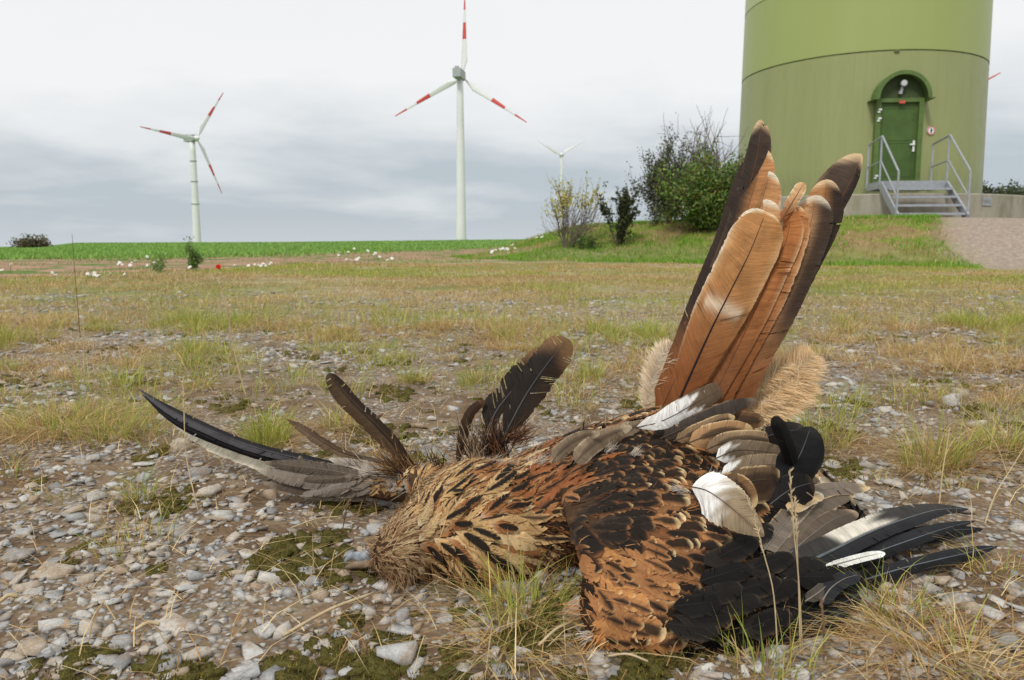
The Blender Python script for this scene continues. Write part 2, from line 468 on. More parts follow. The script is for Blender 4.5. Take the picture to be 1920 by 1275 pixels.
for (a, b, s, fl_) in big_px:
    q = PZ(a, b, .004); bx.append(q[0]); by.append(q[1]); bs.append(s * q[1] / FPX * 1.05); ba.append(fl_)
nb = len(bx)
order = np.argsort(-bsz / bigy)[:300 - nb]
bx = np.array(bx + list(bigx[order])); by = np.array(by + list(bigy[order])); bs = np.array(bs + list(bsz[order]))
R, scs, zz_, wh = place_stones(bx, by, bs, STB_big, .3)
for k in range(nb): scs[k, 2] = scs[k, 0] * ba[k] * .9; scs[k, 1] = max(scs[k, 1], scs[k, 0] * .7)
st_me = [mk_mesh('stone', v, f, mat=stone_mat) for v, f in STB_big]
for k in range(len(bx)):
    o = link('stone', st_me[wh[k]], gravel_parent)
    Mx = Matrix(R[k].tolist()).to_4x4(); Mx = Mx @ Matrix.Diagonal((*scs[k], 1))
    Mx.translation = (bx[k], by[k], float(H(bx[k], by[k])) + scs[k, 2] * .3)
    o.matrix_local = Mx

# ================================================================ grass, moss and litter (numpy)
def blades(x, y, z, h, w, ang, bend, c0, c1, seg=3, twist=None, zoff=0):
    """arrays -> verts, tris, colours. ang = lean direction, bend 0..1.5"""
    n = len(x); T = np.linspace(0, 1, seg + 1)
    dx, dy = np.cos(ang), np.sin(ang)
    wa = ang + PI / 2 if twist is None else twist
    wx, wy = np.cos(wa), np.sin(wa)
    V = np.zeros((n, 2 * seg + 1, 3)); C = np.zeros((n, 2 * seg + 1, 3))
    for k, t in enumerate(T):
        out = h * bend * t ** 1.7; up = h * (t - .38 * np.minimum(bend, 2.0) * t ** 2.2)
        cx = x + dx * out; cy = y + dy * out; cz = z + up
        ww = w * (1 - t ** 1.6) * .5
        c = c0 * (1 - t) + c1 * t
        if k < seg:
            V[:, 2 * k] = np.stack([cx - wx * ww, cy - wy * ww, cz], 1); V[:, 2 * k + 1] = np.stack([cx + wx * ww, cy + wy * ww, cz], 1)
            C[:, 2 * k] = c; C[:, 2 * k + 1] = c
        else:
            V[:, 2 * seg] = np.stack([cx, cy, cz], 1); C[:, 2 * seg] = c
    f = []
    for k in range(seg - 1):
        a = 2 * k; f += [(a, a + 1, a + 3), (a, a + 3, a + 2)]
    f.append((2 * seg - 2, 2 * seg - 1, 2 * seg))
    f = np.array(f)[None] + (np.arange(n) * (2 * seg + 1))[:, None, None]
    return V.reshape(-1, 3), f.reshape(-1, 3), C.reshape(-1, 3)
GREEN = [lin(122, 138, 55), lin(155, 165, 75), lin(100, 125, 48), lin(172, 168, 88)]
DRY = [lin(186, 160, 112), lin(165, 138, 94), lin(200, 180, 136), lin(140, 112, 74), lin(158, 122, 80)]
def pick(pal, n, jit=.15):
    p = np.array(pal)[RNG.integers(0, len(pal), n)]
    return p * (1 + RNG.normal(0, jit, (n, 1))).clip(.5, 1.5)
grass_mat = attr_mat('grass_material', .65, .25, .35, gain=1.45)

def tuft_arrays(cx, cy, n, R, h, green, w=.0016, lean=.5, seg=3, flat_dry=True, zf=None):
    """one tuft: n blades within radius R, green = share of green blades"""
    r = R * np.sqrt(RNG.random(n)) ; a = RNG.uniform(0, 2 * PI, n)
    x = cx + r * np.cos(a); y = cy + r * np.sin(a)
    isg = RNG.random(n) < green
    ang = a + RNG.normal(0, .7, n)
    bend = np.where(isg, np.abs(RNG.normal(lean, .3, n)), np.abs(RNG.normal(lean * 2.0, .6, n)))
    hh = h * RNG.uniform(.35, 1.1, n) * np.where(isg, 1, .75)
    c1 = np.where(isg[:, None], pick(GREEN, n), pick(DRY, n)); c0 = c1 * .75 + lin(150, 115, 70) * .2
    z = (H(x, y) if zf is None else zf) - .002
    return blades(x, y, z, hh, w * RNG.uniform(.6, 1.4, n), ang, bend, c0, c1, seg, ang + PI / 2 + RNG.normal(0, .8, n))
def join(parts):
    off = 0; VV = []; FF = []; CC = []
    for v, f, c in parts:
        VV.append(v); FF.append(f + off); CC.append(c); off += len(v)
    return np.concatenate(VV), np.concatenate(FF), np.concatenate(CC)
# ---- general ground cover: tufts thickening with distance
def clear_of_bird(x, y):
    return ~((x > -.25) & (x < .52) & (y > .60) & (y < 1.12))
parts = []
# near sparse tufts
tx, ty = in_view_pts(150, .75, 3.6, 0.5)
for a, b in zip(tx, ty):
    if not clear_of_bird(a, b) or b < .85: continue
    if vnoise(a, b, 1.3, 2, 31) < .42 and b < 2.4: continue
    g = RNG.choice([.15, .35, .7])
    parts.append(tuft_arrays(a, b, int(RNG.integers(40, 110)), RNG.uniform(.02, .055), RNG.uniform(.03, .08), g, .0010, .7))
# middle distance tufts
tx, ty = in_view_pts(8200, 3.0, 14.5, 0.3, .6)
for a, b in zip(tx, ty):
    dens = (.30 + .9 * sstep(.34, .54, float(vnoise(a, b, .75, 3, 33))))
    if RNG.random() > dens: continue
    if field_line(a, b) > .2 or a - (7.6 + (b - 13) * .36) > .1 and b > 11: continue
    g = float(sstep(.42, .66, vnoise(a, b, .7, 3, 35))) * .75 + .05
    k = b / 5.0
    parts.append(tuft_arrays(a, b, int(RNG.integers(16, 31)), RNG.uniform(.06, .18), RNG.uniform(.05, .13) * (1 - .35 * float(sstep(4.5, 8, b))), g, .0024 * max(.8, k), .6, 2))
tx, ty = in_view_pts(900, 1.1, 3.6, 0.0, .4)
for a, b in zip(tx, ty):
    dens = sstep(.9, 2.4, b) * (.15 + .95 * sstep(.42, .56, float(vnoise(a, b, 1.6, 3, 36))))
    if not clear_of_bird(a, b) or RNG.random() > dens: continue
    g = float(sstep(.42, .62, vnoise(a, b, 1.1, 2, 35))) * .7 + .05
    parts.append(tuft_arrays(a, b, int(RNG.integers(60, 130)), RNG.uniform(.03, .09), RNG.uniform(.05, .12), g, .0013 * max(1, b / 2.2), .7, 3))
# matted dead blades lying between the tufts
n = 60000
x, y = in_view_pts(n, 1.1, 9, .5, .4)
m = (RNG.random(n) < sstep(.9, 3.2, y) * sstep(.36, .56, vnoise(x, y, 1.6, 3, 36))) & (field_line(x, y) < .6); x, y = x[m], y[m]; n = len(x)
c = pick(DRY, n) * .95
vb = blades(x, y, H(x, y) + .004, RNG.uniform(.02, .06, n), .0012 * np.maximum(1, y / 2), RNG.uniform(0, 2 * PI, n), RNG.uniform(1.4, 2.6, n), c * .8, c, 2)
vb[0][:, 2] = np.maximum(vb[0][:, 2], H(vb[0][:, 0], vb[0][:, 1]) + .004)
parts.append(vb)
v, f, c = join(parts)
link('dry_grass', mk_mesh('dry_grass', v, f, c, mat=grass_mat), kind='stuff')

# thin litter of straw lying on the gravel + short scattered blades
n = 5200
x, y = in_view_pts(n, .58, 4.0, 1.1)
z = H(x, y) + .004 + .003 * RNG.random(n)
c = pick(DRY, n); L = RNG.uniform(.012, .05, n)
v1 = blades(x, y, z, L, np.full(n, .0011), RNG.uniform(0, 2 * PI, n), RNG.uniform(2.2, 3.0, n), c, c, 3)
v1[0][:, 2] = np.maximum(v1[0][:, 2], H(v1[0][:, 0], v1[0][:, 1]) + .003)
n = 3000
x, y = in_view_pts(n, .9, 5, .8)
m = clear_of_bird(x, y); x, y = x[m], y[m]; n = len(x)
isg = RNG.random(n) < .35
c = np.where(isg[:, None], pick(GREEN, n), pick(DRY, n))
v2 = blades(x, y, H(x, y), RNG.uniform(.015, .055, n), np.full(n, .0011), RNG.uniform(0, 2 * PI, n), np.abs(RNG.normal(.6, .4, n)), c, c, 3)
v, f, c = join([v1, v2])
link('straw_litter', mk_mesh('straw_litter', v, f, c, mat=grass_mat), kind='stuff')

# moss cushions between the stones
n = 140000
x, y = in_view_pts(n, .55, 3.2, 1.5)
mn = vnoise(x, y, 9, 4, 41)
m = (mn > .61) & (vnoise(x, y, 34, 2, 44) > .40); x, y, mn = x[m], y[m], mn[m]; n = len(x)
hgt = (.0018 + .003 * sstep(.605, .72, mn)) * RNG.uniform(.6, 1.2, n)
c = pick([lin(100, 92, 38), lin(128, 118, 48), lin(78, 72, 30), lin(112, 92, 48)], n, .2)
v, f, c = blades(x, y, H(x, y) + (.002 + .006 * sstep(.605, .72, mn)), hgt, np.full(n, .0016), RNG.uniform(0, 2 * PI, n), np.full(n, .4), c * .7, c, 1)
# cushion bodies: low domes under the tips
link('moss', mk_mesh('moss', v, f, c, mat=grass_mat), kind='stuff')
n = 1500
x, y = in_view_pts(15000, .55, 3.2, 1.5); mn = vnoise(x, y, 9, 4, 41); m = (mn > .62) & (vnoise(x, y, 34, 2, 44) > .42); x, y, mn = x[m], y[m], mn[m]; n = len(x)
sv, sf = STB_big[0]; R, scs, zq, wh = place_stones(x, y, .007 + .008 * sstep(.615, .72, mn), STB_big, 0)
scs[:, 2] = .002 + .007 * sstep(.615, .72, mn)
vv = np.einsum('nij,nvj->nvi', R, sv[None] * scs[:, None, :]) + np.stack([x, y, H(x, y)], 1)[:, None, :]
ff = sf[None] + (np.arange(n) * len(sv))[:, None, None]
mm = NT('moss_material'); pc = mm.pos()
moss_mat = mm.fin(mm.ramp(mm.noise(300, 4, .7, pc), [(.3, (.06, .05, .015)), (.7, (.17, .15, .045))]), .95, mm.bump(mm.noise(500, 3, .6, pc), 1, .003), .05)
link('moss_cushions', mk_mesh('moss_cushions', vv.reshape(-1, 3), ff.reshape(-1, 3), mat=moss_mat, smooth=True), kind='stuff')

# mound turf, bright green on the slope, straw near the bushes
n = 80000
a = RNG.uniform(PI, 1.5 * PI + .5, n); r = RNG.uniform(6.2, 12.2, n)
x = TC[0] + r * np.cos(a) ; y = TC[1] + r * np.sin(a)
gn = vnoise(x, y, .8, 3, 51)
m = (y > 8) & (x - (7.6 + (y - 13) * .36) + .4 * (vnoise(x, y, 1.3, 2, 8) - .5) < .05) & (RNG.random(n) < .35 + .65 * sstep(.30, .46, gn)) & (np.abs(x) < .72 * y + .5)
x, y, gn = x[m], y[m], gn[m]; n = len(x)
isg = RNG.random(n) < .50 + .48 * sstep(.34, .50, gn)
c = np.where(isg[:, None], pick([lin(100, 142, 40), lin(122, 158, 50), lin(84, 126, 36)], n), pick(DRY, n))
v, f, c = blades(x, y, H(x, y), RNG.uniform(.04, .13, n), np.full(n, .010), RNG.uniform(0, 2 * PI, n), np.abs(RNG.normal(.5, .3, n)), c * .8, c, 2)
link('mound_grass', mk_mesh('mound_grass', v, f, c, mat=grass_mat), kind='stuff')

# grass verge along the farmland and weeds over the bare soil
n = 60000
x, y = in_view_pts(n, 6, 60, 1.5, 1.0)
fl_ = field_line(x, y)
m = (fl_ > -2.0) & (fl_ < 14) & (RNG.random(n) < np.where(fl_ < .3, .8, .06 + .9 * sstep(.50, .58, vnoise(x, y, .8, 3, 61)))) & (x < 3)
x, y, fl_ = x[m], y[m], fl_[m]; n = len(x)
isg = RNG.random(n) < np.where(fl_ < .8, .5, .95)
c = np.where(isg[:, None], pick([lin(105, 128, 58), lin(130, 145, 72), lin(85, 115, 50)], n), pick(DRY, n))
hh_ = np.where(fl_ < .8, RNG.uniform(.03, .08, n), RNG.uniform(.02, .06, n))
v, f, c = blades(x, y, H(x, y), hh_, .0035 * y / 5, RNG.uniform(0, 2 * PI, n), np.abs(RNG.normal(.5, .35, n)), c * .85, c, 2)
link('field_weeds', mk_mesh('field_weeds', v, f, c, mat=grass_mat), kind='stuff')
# young leafy crop
n = 60000
y = 18 * (230 / 18) ** RNG.random(n); x = RNG.uniform(-.74, .25, n) * y
fl_ = field_line(x, y); m = (fl_ - 9 - 6 * (vnoise(x, y, .12, 2, 6) - .5) > RNG.uniform(-3, 2, n)); x, y = x[m], y[m]; n = len(x)
c = pick([lin(116, 148, 72), lin(132, 160, 80), lin(102, 136, 62)], n)
v, f, c = blades(x, y, H(x, y), RNG.uniform(.06, .16, n) * (1 + y / 150), .05 * (.5 + y / 60), RNG.uniform(0, 2 * PI, n), np.abs(RNG.normal(.6, .3, n)), c * .8, c, 2)
link('crop_leaves', mk_mesh('crop_leaves', v, f, c, mat=grass_mat), kind='stuff')

# ================================================================ turbine tower beside us
green_lo = NT('tower_green_lower'); p = green_lo.pos()
c = green_lo.mix(green_lo.mapr(green_lo.noise(1.2, 5, .6, green_lo.scl(p, (1, 1, .25))), .3, .7), (.265, .295, .118), (.295, .32, .135))
c = green_lo.mix(green_lo.math('MULTIPLY', green_lo.mapr(green_lo.noise(3.5, 6, .7, green_lo.scl(p, (1, 1, .12))), .5, .75), .30), c, (.20, .21, .09))
stk = green_lo.n('ShaderNodeSeparateXYZ'); green_lo.l(p, stk.inputs[0])
low = green_lo.mapr(stk.outputs[2], 1.6, 2.5, 1, 0)
c = green_lo.mix(green_lo.math('MULTIPLY', low, green_lo.mapr(green_lo.noise(9, 6, .7, green_lo.scl(p, (1, 1, .3))), .35, .65), clamp=True), c, (.17, .18, .09))
c = green_lo.mix(green_lo.math('MULTIPLY', green_lo.mapr(green_lo.noise(11, 5, .7, green_lo.scl(p, (1, 1, .05))), .55, .72), .22), c, (.17, .17, .10))
green_lo = green_lo.fin(c, green_lo.mapr(green_lo.noise(4, 4, .6, p), .3, .7, .36, .5), None, .45)
green_up = NT('tower_green_upper'); p = green_up.pos()
c = green_up.mix(green_up.mapr(green_up.noise(1.0, 5, .6, green_up.scl(p, (1, 1, .25))), .3, .7), (.295, .355, .11), (.32, .375, .125))
green_up = green_up.fin(c, .40, None, .45)
green_top = NT('tower_green_top')
c = green_top.mix(green_top.mapr(green_top.noise(1.0, 5, .6, green_top.pos()), .3, .7), (.36, .43, .17), (.38, .45, .18))
green_top = green_top.fin(c, .40, None, .45)
seam_mat = simple_mat('seam_dark_green', (.14, .17, .06), .6)
door_green = simple_mat('door_green', (.075, .135, .032), .5, .15, 3)
hood_green = simple_mat('hood_green', (.115, .185, .05), .5, .12, 5)
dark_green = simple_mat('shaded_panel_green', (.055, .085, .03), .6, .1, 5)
galv = NT('galvanised_steel'); gp = galv.pos()
galv = galv.fin(galv.mix(galv.mapr(galv.noise(14, 5, .7, gp), .3, .7), (.30, .32, .35), (.44, .46, .49)), .5, None, .5, .4)
white_p = simple_mat('white_plastic', (.75, .76, .76), .4, .04)
red_p = simple_mat('red_paint', (.62, .10, .07), .5, .06)
black_p = simple_mat('black_paint', (.02, .02, .02), .6)
conc = NT('concrete'); p = conc.pos()
c = conc.ramp(conc.noise(1.6, 8, .7, conc.scl(p, (1, 1, .4))), [(.3, (.20, .185, .14)), (.5, (.34, .315, .26)), (.72, (.43, .40, .34))])
c = conc.mix(conc.math('MULTIPLY', conc.mapr(conc.noise(5, 5, .7, conc.scl(p, (1, 1, .2))), .5, .7), .55), c, (.21, .19, .10))
conc = conc.fin(c, .9, conc.bump(conc.noise(40, 6, .7, p), .4, .01), .2)

TB = 1.62                                     # level of the tower foot
def ringR(z): return TR + .03 - .0146 * (z - TB)
def solve_z(pxl, pyl, side=-1):
    """height on the tower silhouette seen at a picture row"""
    ax = ANG_C + side * math.asin(TR / DIST_C); d = math.sqrt(DIST_C ** 2 - TR ** 2)
    return PY(960, pyl, 1)[2] * 0 + CAM_H + ray(pxl, pyl)[2] * d * math.cos(ax)
Z1 = solve_z(1390, 158); Z2 = solve_z(1397, 36)
tower = thing('turbine_tower', 'huge green wind turbine tower base with arched door, standing on the mound', 'tower', (TC[0], TC[1], TB))
def ring_shell(z0, z1, dr=0, n=160, rows=6):
    V = []; F = []
    for k in range(rows + 1):
        z = z0 + (z1 - z0) * k / rows; r = ringR(z) + dr
        for q in range(n): V.append((r * math.cos(2 * PI * q / n), r * math.sin(2 * PI * q / n), z - TB))
    for k in range(rows):
        for q in range(n): F.append((k * n + q, k * n + (q + 1) % n, (k + 1) * n + (q + 1) % n, (k + 1) * n + q))
    return np.array(V), F
def shell_obj(name, z0, z1, dr, mat, rows=6):
    b = MB(); b.add(*ring_shell(z0, z1, dr, rows=rows)); return b.build(name, mat, tower, smooth=True)
shell_obj('tower_section', TB, Z1 - .02, 0, green_lo)
shell_obj('tower_section', Z1 + .02, Z2 - .012, 0.004, green_up)
shell_obj('tower_section', Z2 + .012, 15, 0.008, green_top)
shell_obj('joint_ring', Z1 - .03, Z1 + .03, -.012, seam_mat, 1)
shell_obj('joint_ring', Z2 - .03, Z2 + .03, -.010, green_up, 1)
def on_tower(pxl, dr=0.0, zref=3.0):
    best = None
    for k in range(4000):
        ph = PI + (k / 4000) * PI
        q = (TC[0] + (ringR(zref) + dr) * math.cos(ph), TC[1] + (ringR(zref) + dr) * math.sin(ph), zref)
        e = abs(proj(q)[0] - pxl)
        if best is None or e < best[0]:
            if (q[0] - TC[0]) * (-TC[0]) + (q[1] - TC[1]) * (-TC[1]) > 0: best = (e, ph)
    return best[1]
ph = on_tower(1684, 0, 6)
nrm = np.array([math.cos(ph), math.sin(ph), 0]); tan = np.array([-math.sin(ph), math.cos(ph), 0])
b = MB(); b.box(nrm * (ringR(8) + .012) + np.array([0, 0, (Z1 + 15) / 2 - TB]), (.02, .022, 15 - Z1), np.stack([nrm, tan, [0, 0, 1]], 1)); b.build('vertical_seam', seam_mat, tower)
b = MB(); b.box(nrm * (ringR(Z1) + .02) + np.array([0, 0, Z1 - TB - .02]), (.05, .12, .06), np.stack([nrm, tan, [0, 0, 1]], 1)); b.build('lifting_lug', seam_mat, tower)

# door frame of reference
PH = on_tower(1681, .05, 2.9)
DN = np.array([math.cos(PH), math.sin(PH), 0]); DT = np.array([-math.sin(PH), math.cos(PH), 0])   # outward, and to the right as seen
if DT[0] < 0: DT = -DT
DR = np.stack([DT, DN, [0, 0, 1]], 1)          # local (right, outward, up) -> world
def dloc(r, o, u): return DT * r + DN * (TR + .02 + o) + np.array([0, 0, u - TB])
def d_world(r, o, z): return np.array([TC[0], TC[1], 0]) + DT * r + DN * (TR + .02 + o) + np.array([0, 0, z])
def row_to_z(r, o, pyl):
    q = d_world(r, o, 0); return CAM_H + ray(1690, pyl)[2] * q[1]
ZD0 = row_to_z(0, .05, 338); ZD1 = row_to_z(0, .1, 192); ZH = row_to_z(0, .3, 134)
W2 = .515
door = link('door', None, tower)
def dbox(name, r, o, z, d, mat, parent=tower):
    b = MB(); b.box(dloc(r, o, z), d, DR); return b.build(name, mat, parent)
leaf = dbox('door_leaf', 0, .04, (ZD0 + ZD1) / 2, (2 * W2 - .10, .05, ZD1 - ZD0 - .02), door_green, tower)
bpy.data.objects.remove(door)
fr = MB()
for s in (-1, 1):
    fr.box(dloc(s * (W2 + .01), .07, (ZD0 + ZD1) / 2), (.12, .16, ZD1 - ZD0), DR)
fr.box(dloc(0, .07, ZD1 + .05), (2 * W2 + .14, .16, .10), DR)
fr.box(dloc(0, .07, ZD0 - .03), (2 * W2 + .14, .16, .06), DR)
fr.build('door_frame', hood_green, tower)
pn = MB()
pz = [(ZD0 + .10, ZD0 + .95), (ZD0 + 1.02, ZD1 - .14)]
for z0, z1 in pz:
    pn.box(dloc(0, .068, z0), (.78, .012, .025), DR); pn.box(dloc(0, .068, z1), (.78, .012, .025), DR)
    for s in (-1, 1): pn.box(dloc(s * .38, .068, (z0 + z1) / 2), (.025, .012, z1 - z0 - .03), DR)
pn.build('door_panel', door_green, leaf)
hm = MB(); hm.box(dloc(.40, .085, ZD0 + .86), (.05, .03, .28), DR); hm.box(dloc(.36, .12, ZD0 + .90), (.13, .03, .035), DR)
hm.build('door_handle', white_p, leaf)
for z in (ZD1 - .21, ZD1 - .43, ZD0 + .08):
    b = MB(); b.box(dloc(-W2 + .02, .165, z + .03), (.08, .03, .045), DR); b.box(dloc(-W2 - .01, .165, z - .028), (.06, .03, .045), DR); b.build('hinge', white_p, tower)
b = MB(); b.box(dloc(.03, .17, ZD1 + .0), (.15, .012, .075), DR); b.build('red_label', red_p, tower)
# arched hood: shell of a half cylinder reaching outwards, with a rim
RH = .665; ZS = ZD1 + .07
def arch(r0, r1, o0, o1, zc, a0=0, a1=PI, n=28):
    V = []; F = []
    for k in range(n + 1):
        t = a0 + (a1 - a0) * k / n
        for r, o in ((r0, o0), (r1, o0), (r1, o1), (r0, o1)):
            V.append(dloc(r * math.cos(t), o, zc + r * math.sin(t)))
    for k in range(n):
        for q in range(4): F.append((4 * k + q, 4 * k + (q + 1) % 4, 4 * (k + 1) + (q + 1) % 4, 4 * (k + 1) + q))
    F += [(0, 1, 2, 3), (4 * n + 3, 4 * n + 2, 4 * n + 1, 4 * n)]
    return V, F
b = MB(); b.add(*arch(RH - .06, RH, -.20, .36, ZS)); b.build('door_hood', hood_green, tower, smooth=False)
b = MB(); b.add(*arch(RH - .085, RH + .012, .361, .38, ZS)); b.build('hood_rim', hood_green, tower)
b = MB()
b = None
for s in (-1, 1):
    b = MB(); b.box(dloc(s * (RH + .01), .10, ZS - .015), (.14, .60, .028), DR); b.build('hood_flange', hood_green, tower)
V = [dloc(0, .10, ZS)]; F = []
for k in range(25): V.append(dloc((RH - .05) * math.cos(PI * k / 24), .10, ZS + (RH - .05) * math.sin(PI * k / 24)))
for k in range(24): F.append((0, k + 1, k + 2))
b = MB(); b.add(V, F); b.build('arch_panel', dark_green, tower)
lamp = MB(); lamp.tube([dloc(.02, .12, ZS + .40), dloc(.02, .26, ZS + .38)], [.07, .085], 14)
lamp_o = lamp.build('door_lamp', galv, tower)
b = MB(); b.tube([dloc(.02, .262, ZS + .38), dloc(.02, .28, ZS + .375)], [.07, .06], 14); b.build('lamp_glass', white_p, lamp_o)
b = MB(); b.box(dloc(.0, .15, ZS + .25), (.06, .07, .11), DR); b.box(dloc(-.03, .17, ZS + .16), (.08, .06, .07), DR); b.build('motion_sensor', galv, tower)

# round warning sign right of the door
PS = on_tower(1746, .03, 3.3)
sn = np.array([math.cos(PS), math.sin(PS), 0]); stn = np.cross([0, 0, 1], sn)
ys = TC[1] + sn[1] * TR; zs_ = CAM_H + ray(1746, 245)[2] * ys
sc0 = sn * (TR + .03) + np.array([0, 0, zs_ - TB])
def disc(b, c, r0, o, n=28, rin=0):
    V = []; F = []
    for k in range(n):
        t = 2 * PI * k / n
        for r in (r0, rin): V.append(c + sn * o + stn * r * math.cos(t) + np.array([0, 0, r * math.sin(t)]))
    for k in range(n): F.append((2 * k, 2 * ((k + 1) % n), 2 * ((k + 1) % n) + 1, 2 * k + 1))
    b.add(V, F)
sign = thing('warning_sign', 'small round white and red prohibition sign with a black figure, right of the green door', 'sign', tuple(np.array([TC[0], TC[1], TB]) + sc0))
z0 = np.zeros(3)
b = MB(); b.tube([z0 - sn * .02, z0 + sn * .004], [.115, .115], 28); b.build('sign_plate', white_p, sign)
b = MB(); disc(b, z0, .110, .008, rin=.088); b.build('red_ring', red_p, sign)
b = MB()
def fig(c, d): b.box(z0 + sn * .010 + stn * c[0] + np.array([0, 0, c[1]]), d, np.stack([stn, sn, [0, 0, 1]], 1))
fig((0, .045), (.022, .004, .022)); fig((0, .008), (.034, .004, .045)); fig((-.012, -.04), (.013, .004, .05)); fig((.014, -.04), (.013, .004, .05)); fig((.03, .01), (.03, .004, .012))
b.build('black_figure', black_p, sign)

# concrete foundation ring
RB = 4.7
foot = thing('concrete_foundation', 'low round weathered concrete foundation ring under the green tower', 'foundation', (TC[0], TC[1], .6))
nseg = 96; V = []; F = []
for k in range(nseg):
    a = 2 * PI * k / nseg; ca, sa = math.cos(a), math.sin(a)
    for r, z in ((RB, 0.0), (RB, TB - .03 - .6), (RB - .03, TB - .6), (TR - .2, TB + .03 - .6)): V.append((r * ca, r * sa, z))
for k in range(nseg):
    for q in range(3): F.append((4 * k + q, 4 * ((k + 1) % nseg) + q, 4 * ((k + 1) % nseg) + q + 1, 4 * k + q + 1))
b = MB(); b.add(V, F); b.build('foundation_wall', conc, foot)
# grey name plate on it
best = min((abs(proj((TC[0] + RB * math.cos(t), TC[1] + RB * math.sin(t), 1.4))[0] - 1850), t) for t in np.linspace(PI, 2 * PI, 3000) if math.sin(t) < -.2)[1]
pn_ = np.array([math.cos(best), math.sin(best), 0]); pt_ = np.cross([0, 0, 1], pn_)
zpl = CAM_H + ray(1850, 378)[2] * (TC[1] + RB * math.sin(best))
plate = thing('name_plate', 'small grey rectangular metal plate screwed to the concrete ring right of the steps', 'plate', (TC[0] + (RB + .01) * math.cos(best), TC[1] + (RB + .01) * math.sin(best), zpl))
Rp = np.stack([pt_, pn_, [0, 0, 1]], 1)
b = MB(); b.box((0, 0, 0), (.28, .02, .20), Rp); b.build('plate', galv, plate)
b = MB()
for k in range(3):
    for q in range(5 - k % 2): b.box(pt_ * (-.09 + q * .045) + pn_ * .0125 + np.array([0, 0, .03 - k * .03]), (.03, .003, .010), Rp)
b.build('printed_lines', simple_mat('plate_print', (.12, .12, .13), .6), plate, kind='stuff')

# ---------------------------------------------------------------- steel steps
def dw(r, o, z): return DT * r + DN * (TR + .02 + o) + np.array([0, 0, z])
PW = .76; P0 = .34; P1 = 1.30
ZP = row_to_z(0, P1, 339)
OB = 2.55
ZB = float(H(*(np.array([TC[0], TC[1]]) + (DN * (TR + OB))[:2]))) + .0
steps = thing('steel_steps', 'galvanised steel platform and open steps with handrails up to the green tower door', 'steps', (TC[0], TC[1], 0))
def sbox(name, r, o, z, d, R=DR, parent=steps):
    b = MB(); b.box(dw(r, o, z), d, R); return b.build(name, galv, parent)
b = MB()
for s in (-1, 1): b.box(dw(s * PW, (P0 + P1) / 2, ZP - .09), (.05, P1 - P0, .18), DR)
for o in (P0, P1): b.box(dw(0, o, ZP - .09), (2 * PW - .06, .05, .18), DR)
b.build('platform_frame', galv, steps)
b = MB()
for k in range(24): b.box(dw(0, P0 + .04 + k * (P1 - P0 - .08) / 23, ZP - .018), (2 * PW - .08, .010, .035), DR)
for k in range(9): b.box(dw(-PW + .1 + k * (2 * PW - .2) / 8, (P0 + P1) / 2, ZP - .022), (.008, P1 - P0 - .07, .026), DR)
b.build('grating', galv, steps)
for s in (-1, 1):
    a = np.array([P1 + .03, ZP - .10]); e = np.array([OB, ZB + .04]); L = np.linalg.norm(e - a); dv = (e - a) / L
    D3 = DN * dv[0] + np.array([0, 0, 1]) * dv[1]; U3 = np.cross(DT, D3)
    b = MB(); m = (a + e) / 2; b.box(dw(s * (PW - .0), m[0], m[1]), (.05, L, .20), np.stack([DT, D3, U3], 1))
    b.build('stringer', galv, steps)
    sbox('foot_plate', s * PW, OB - .02, ZB + .03, (.14, .22, .03))
nt = 4
for k in range(1, nt + 1):
    t = k / (nt + .75)
    o = P1 + .12 + (OB - P1 - .1) * t; z = ZP - (ZP - ZB) * t
    b = MB(); b.box(dw(0, o, z - .02), (2 * PW - .06, .24, .035), DR); b.box(dw(0, o + .125, z - .02), (2 * PW - .06, .02, .055), DR)
    b.build('tread', galv, steps)
for s in (-1, 1):
    rail = MB(); Hh = 1.08; r_ = s * (PW + .02)
    tp = [dw(r_, P0, ZP + Hh - .10), dw(r_, P1, ZP + Hh), dw(r_, OB - .05, ZB + Hh + .02)]
    rail.tube([tp[0], tp[1]], .024); rail.tube([tp[1], tp[2]], .024)
    rail.build('top_rail', galv, steps)
    rail = MB(); tp2 = [dw(r_, P0, ZP + .42), dw(r_, P1, ZP + .48), dw(r_, OB - .05, ZB + .52)]
    rail.tube([tp2[0], tp2[1]], .018); rail.tube([tp2[1], tp2[2]], .018)
    rail.build('mid_rail', galv, steps)
    for o, z0_, z1_ in ((P0, ZP - .1, ZP + Hh - .10), (P1 - .03, ZP - .1, ZP + Hh), (OB - .05, ZB, ZB + Hh + .02)):
        rail = MB(); rail.tube([dw(r_, o, z0_), dw(r_, o, z1_)], .026); rail.build('post', galv, steps)

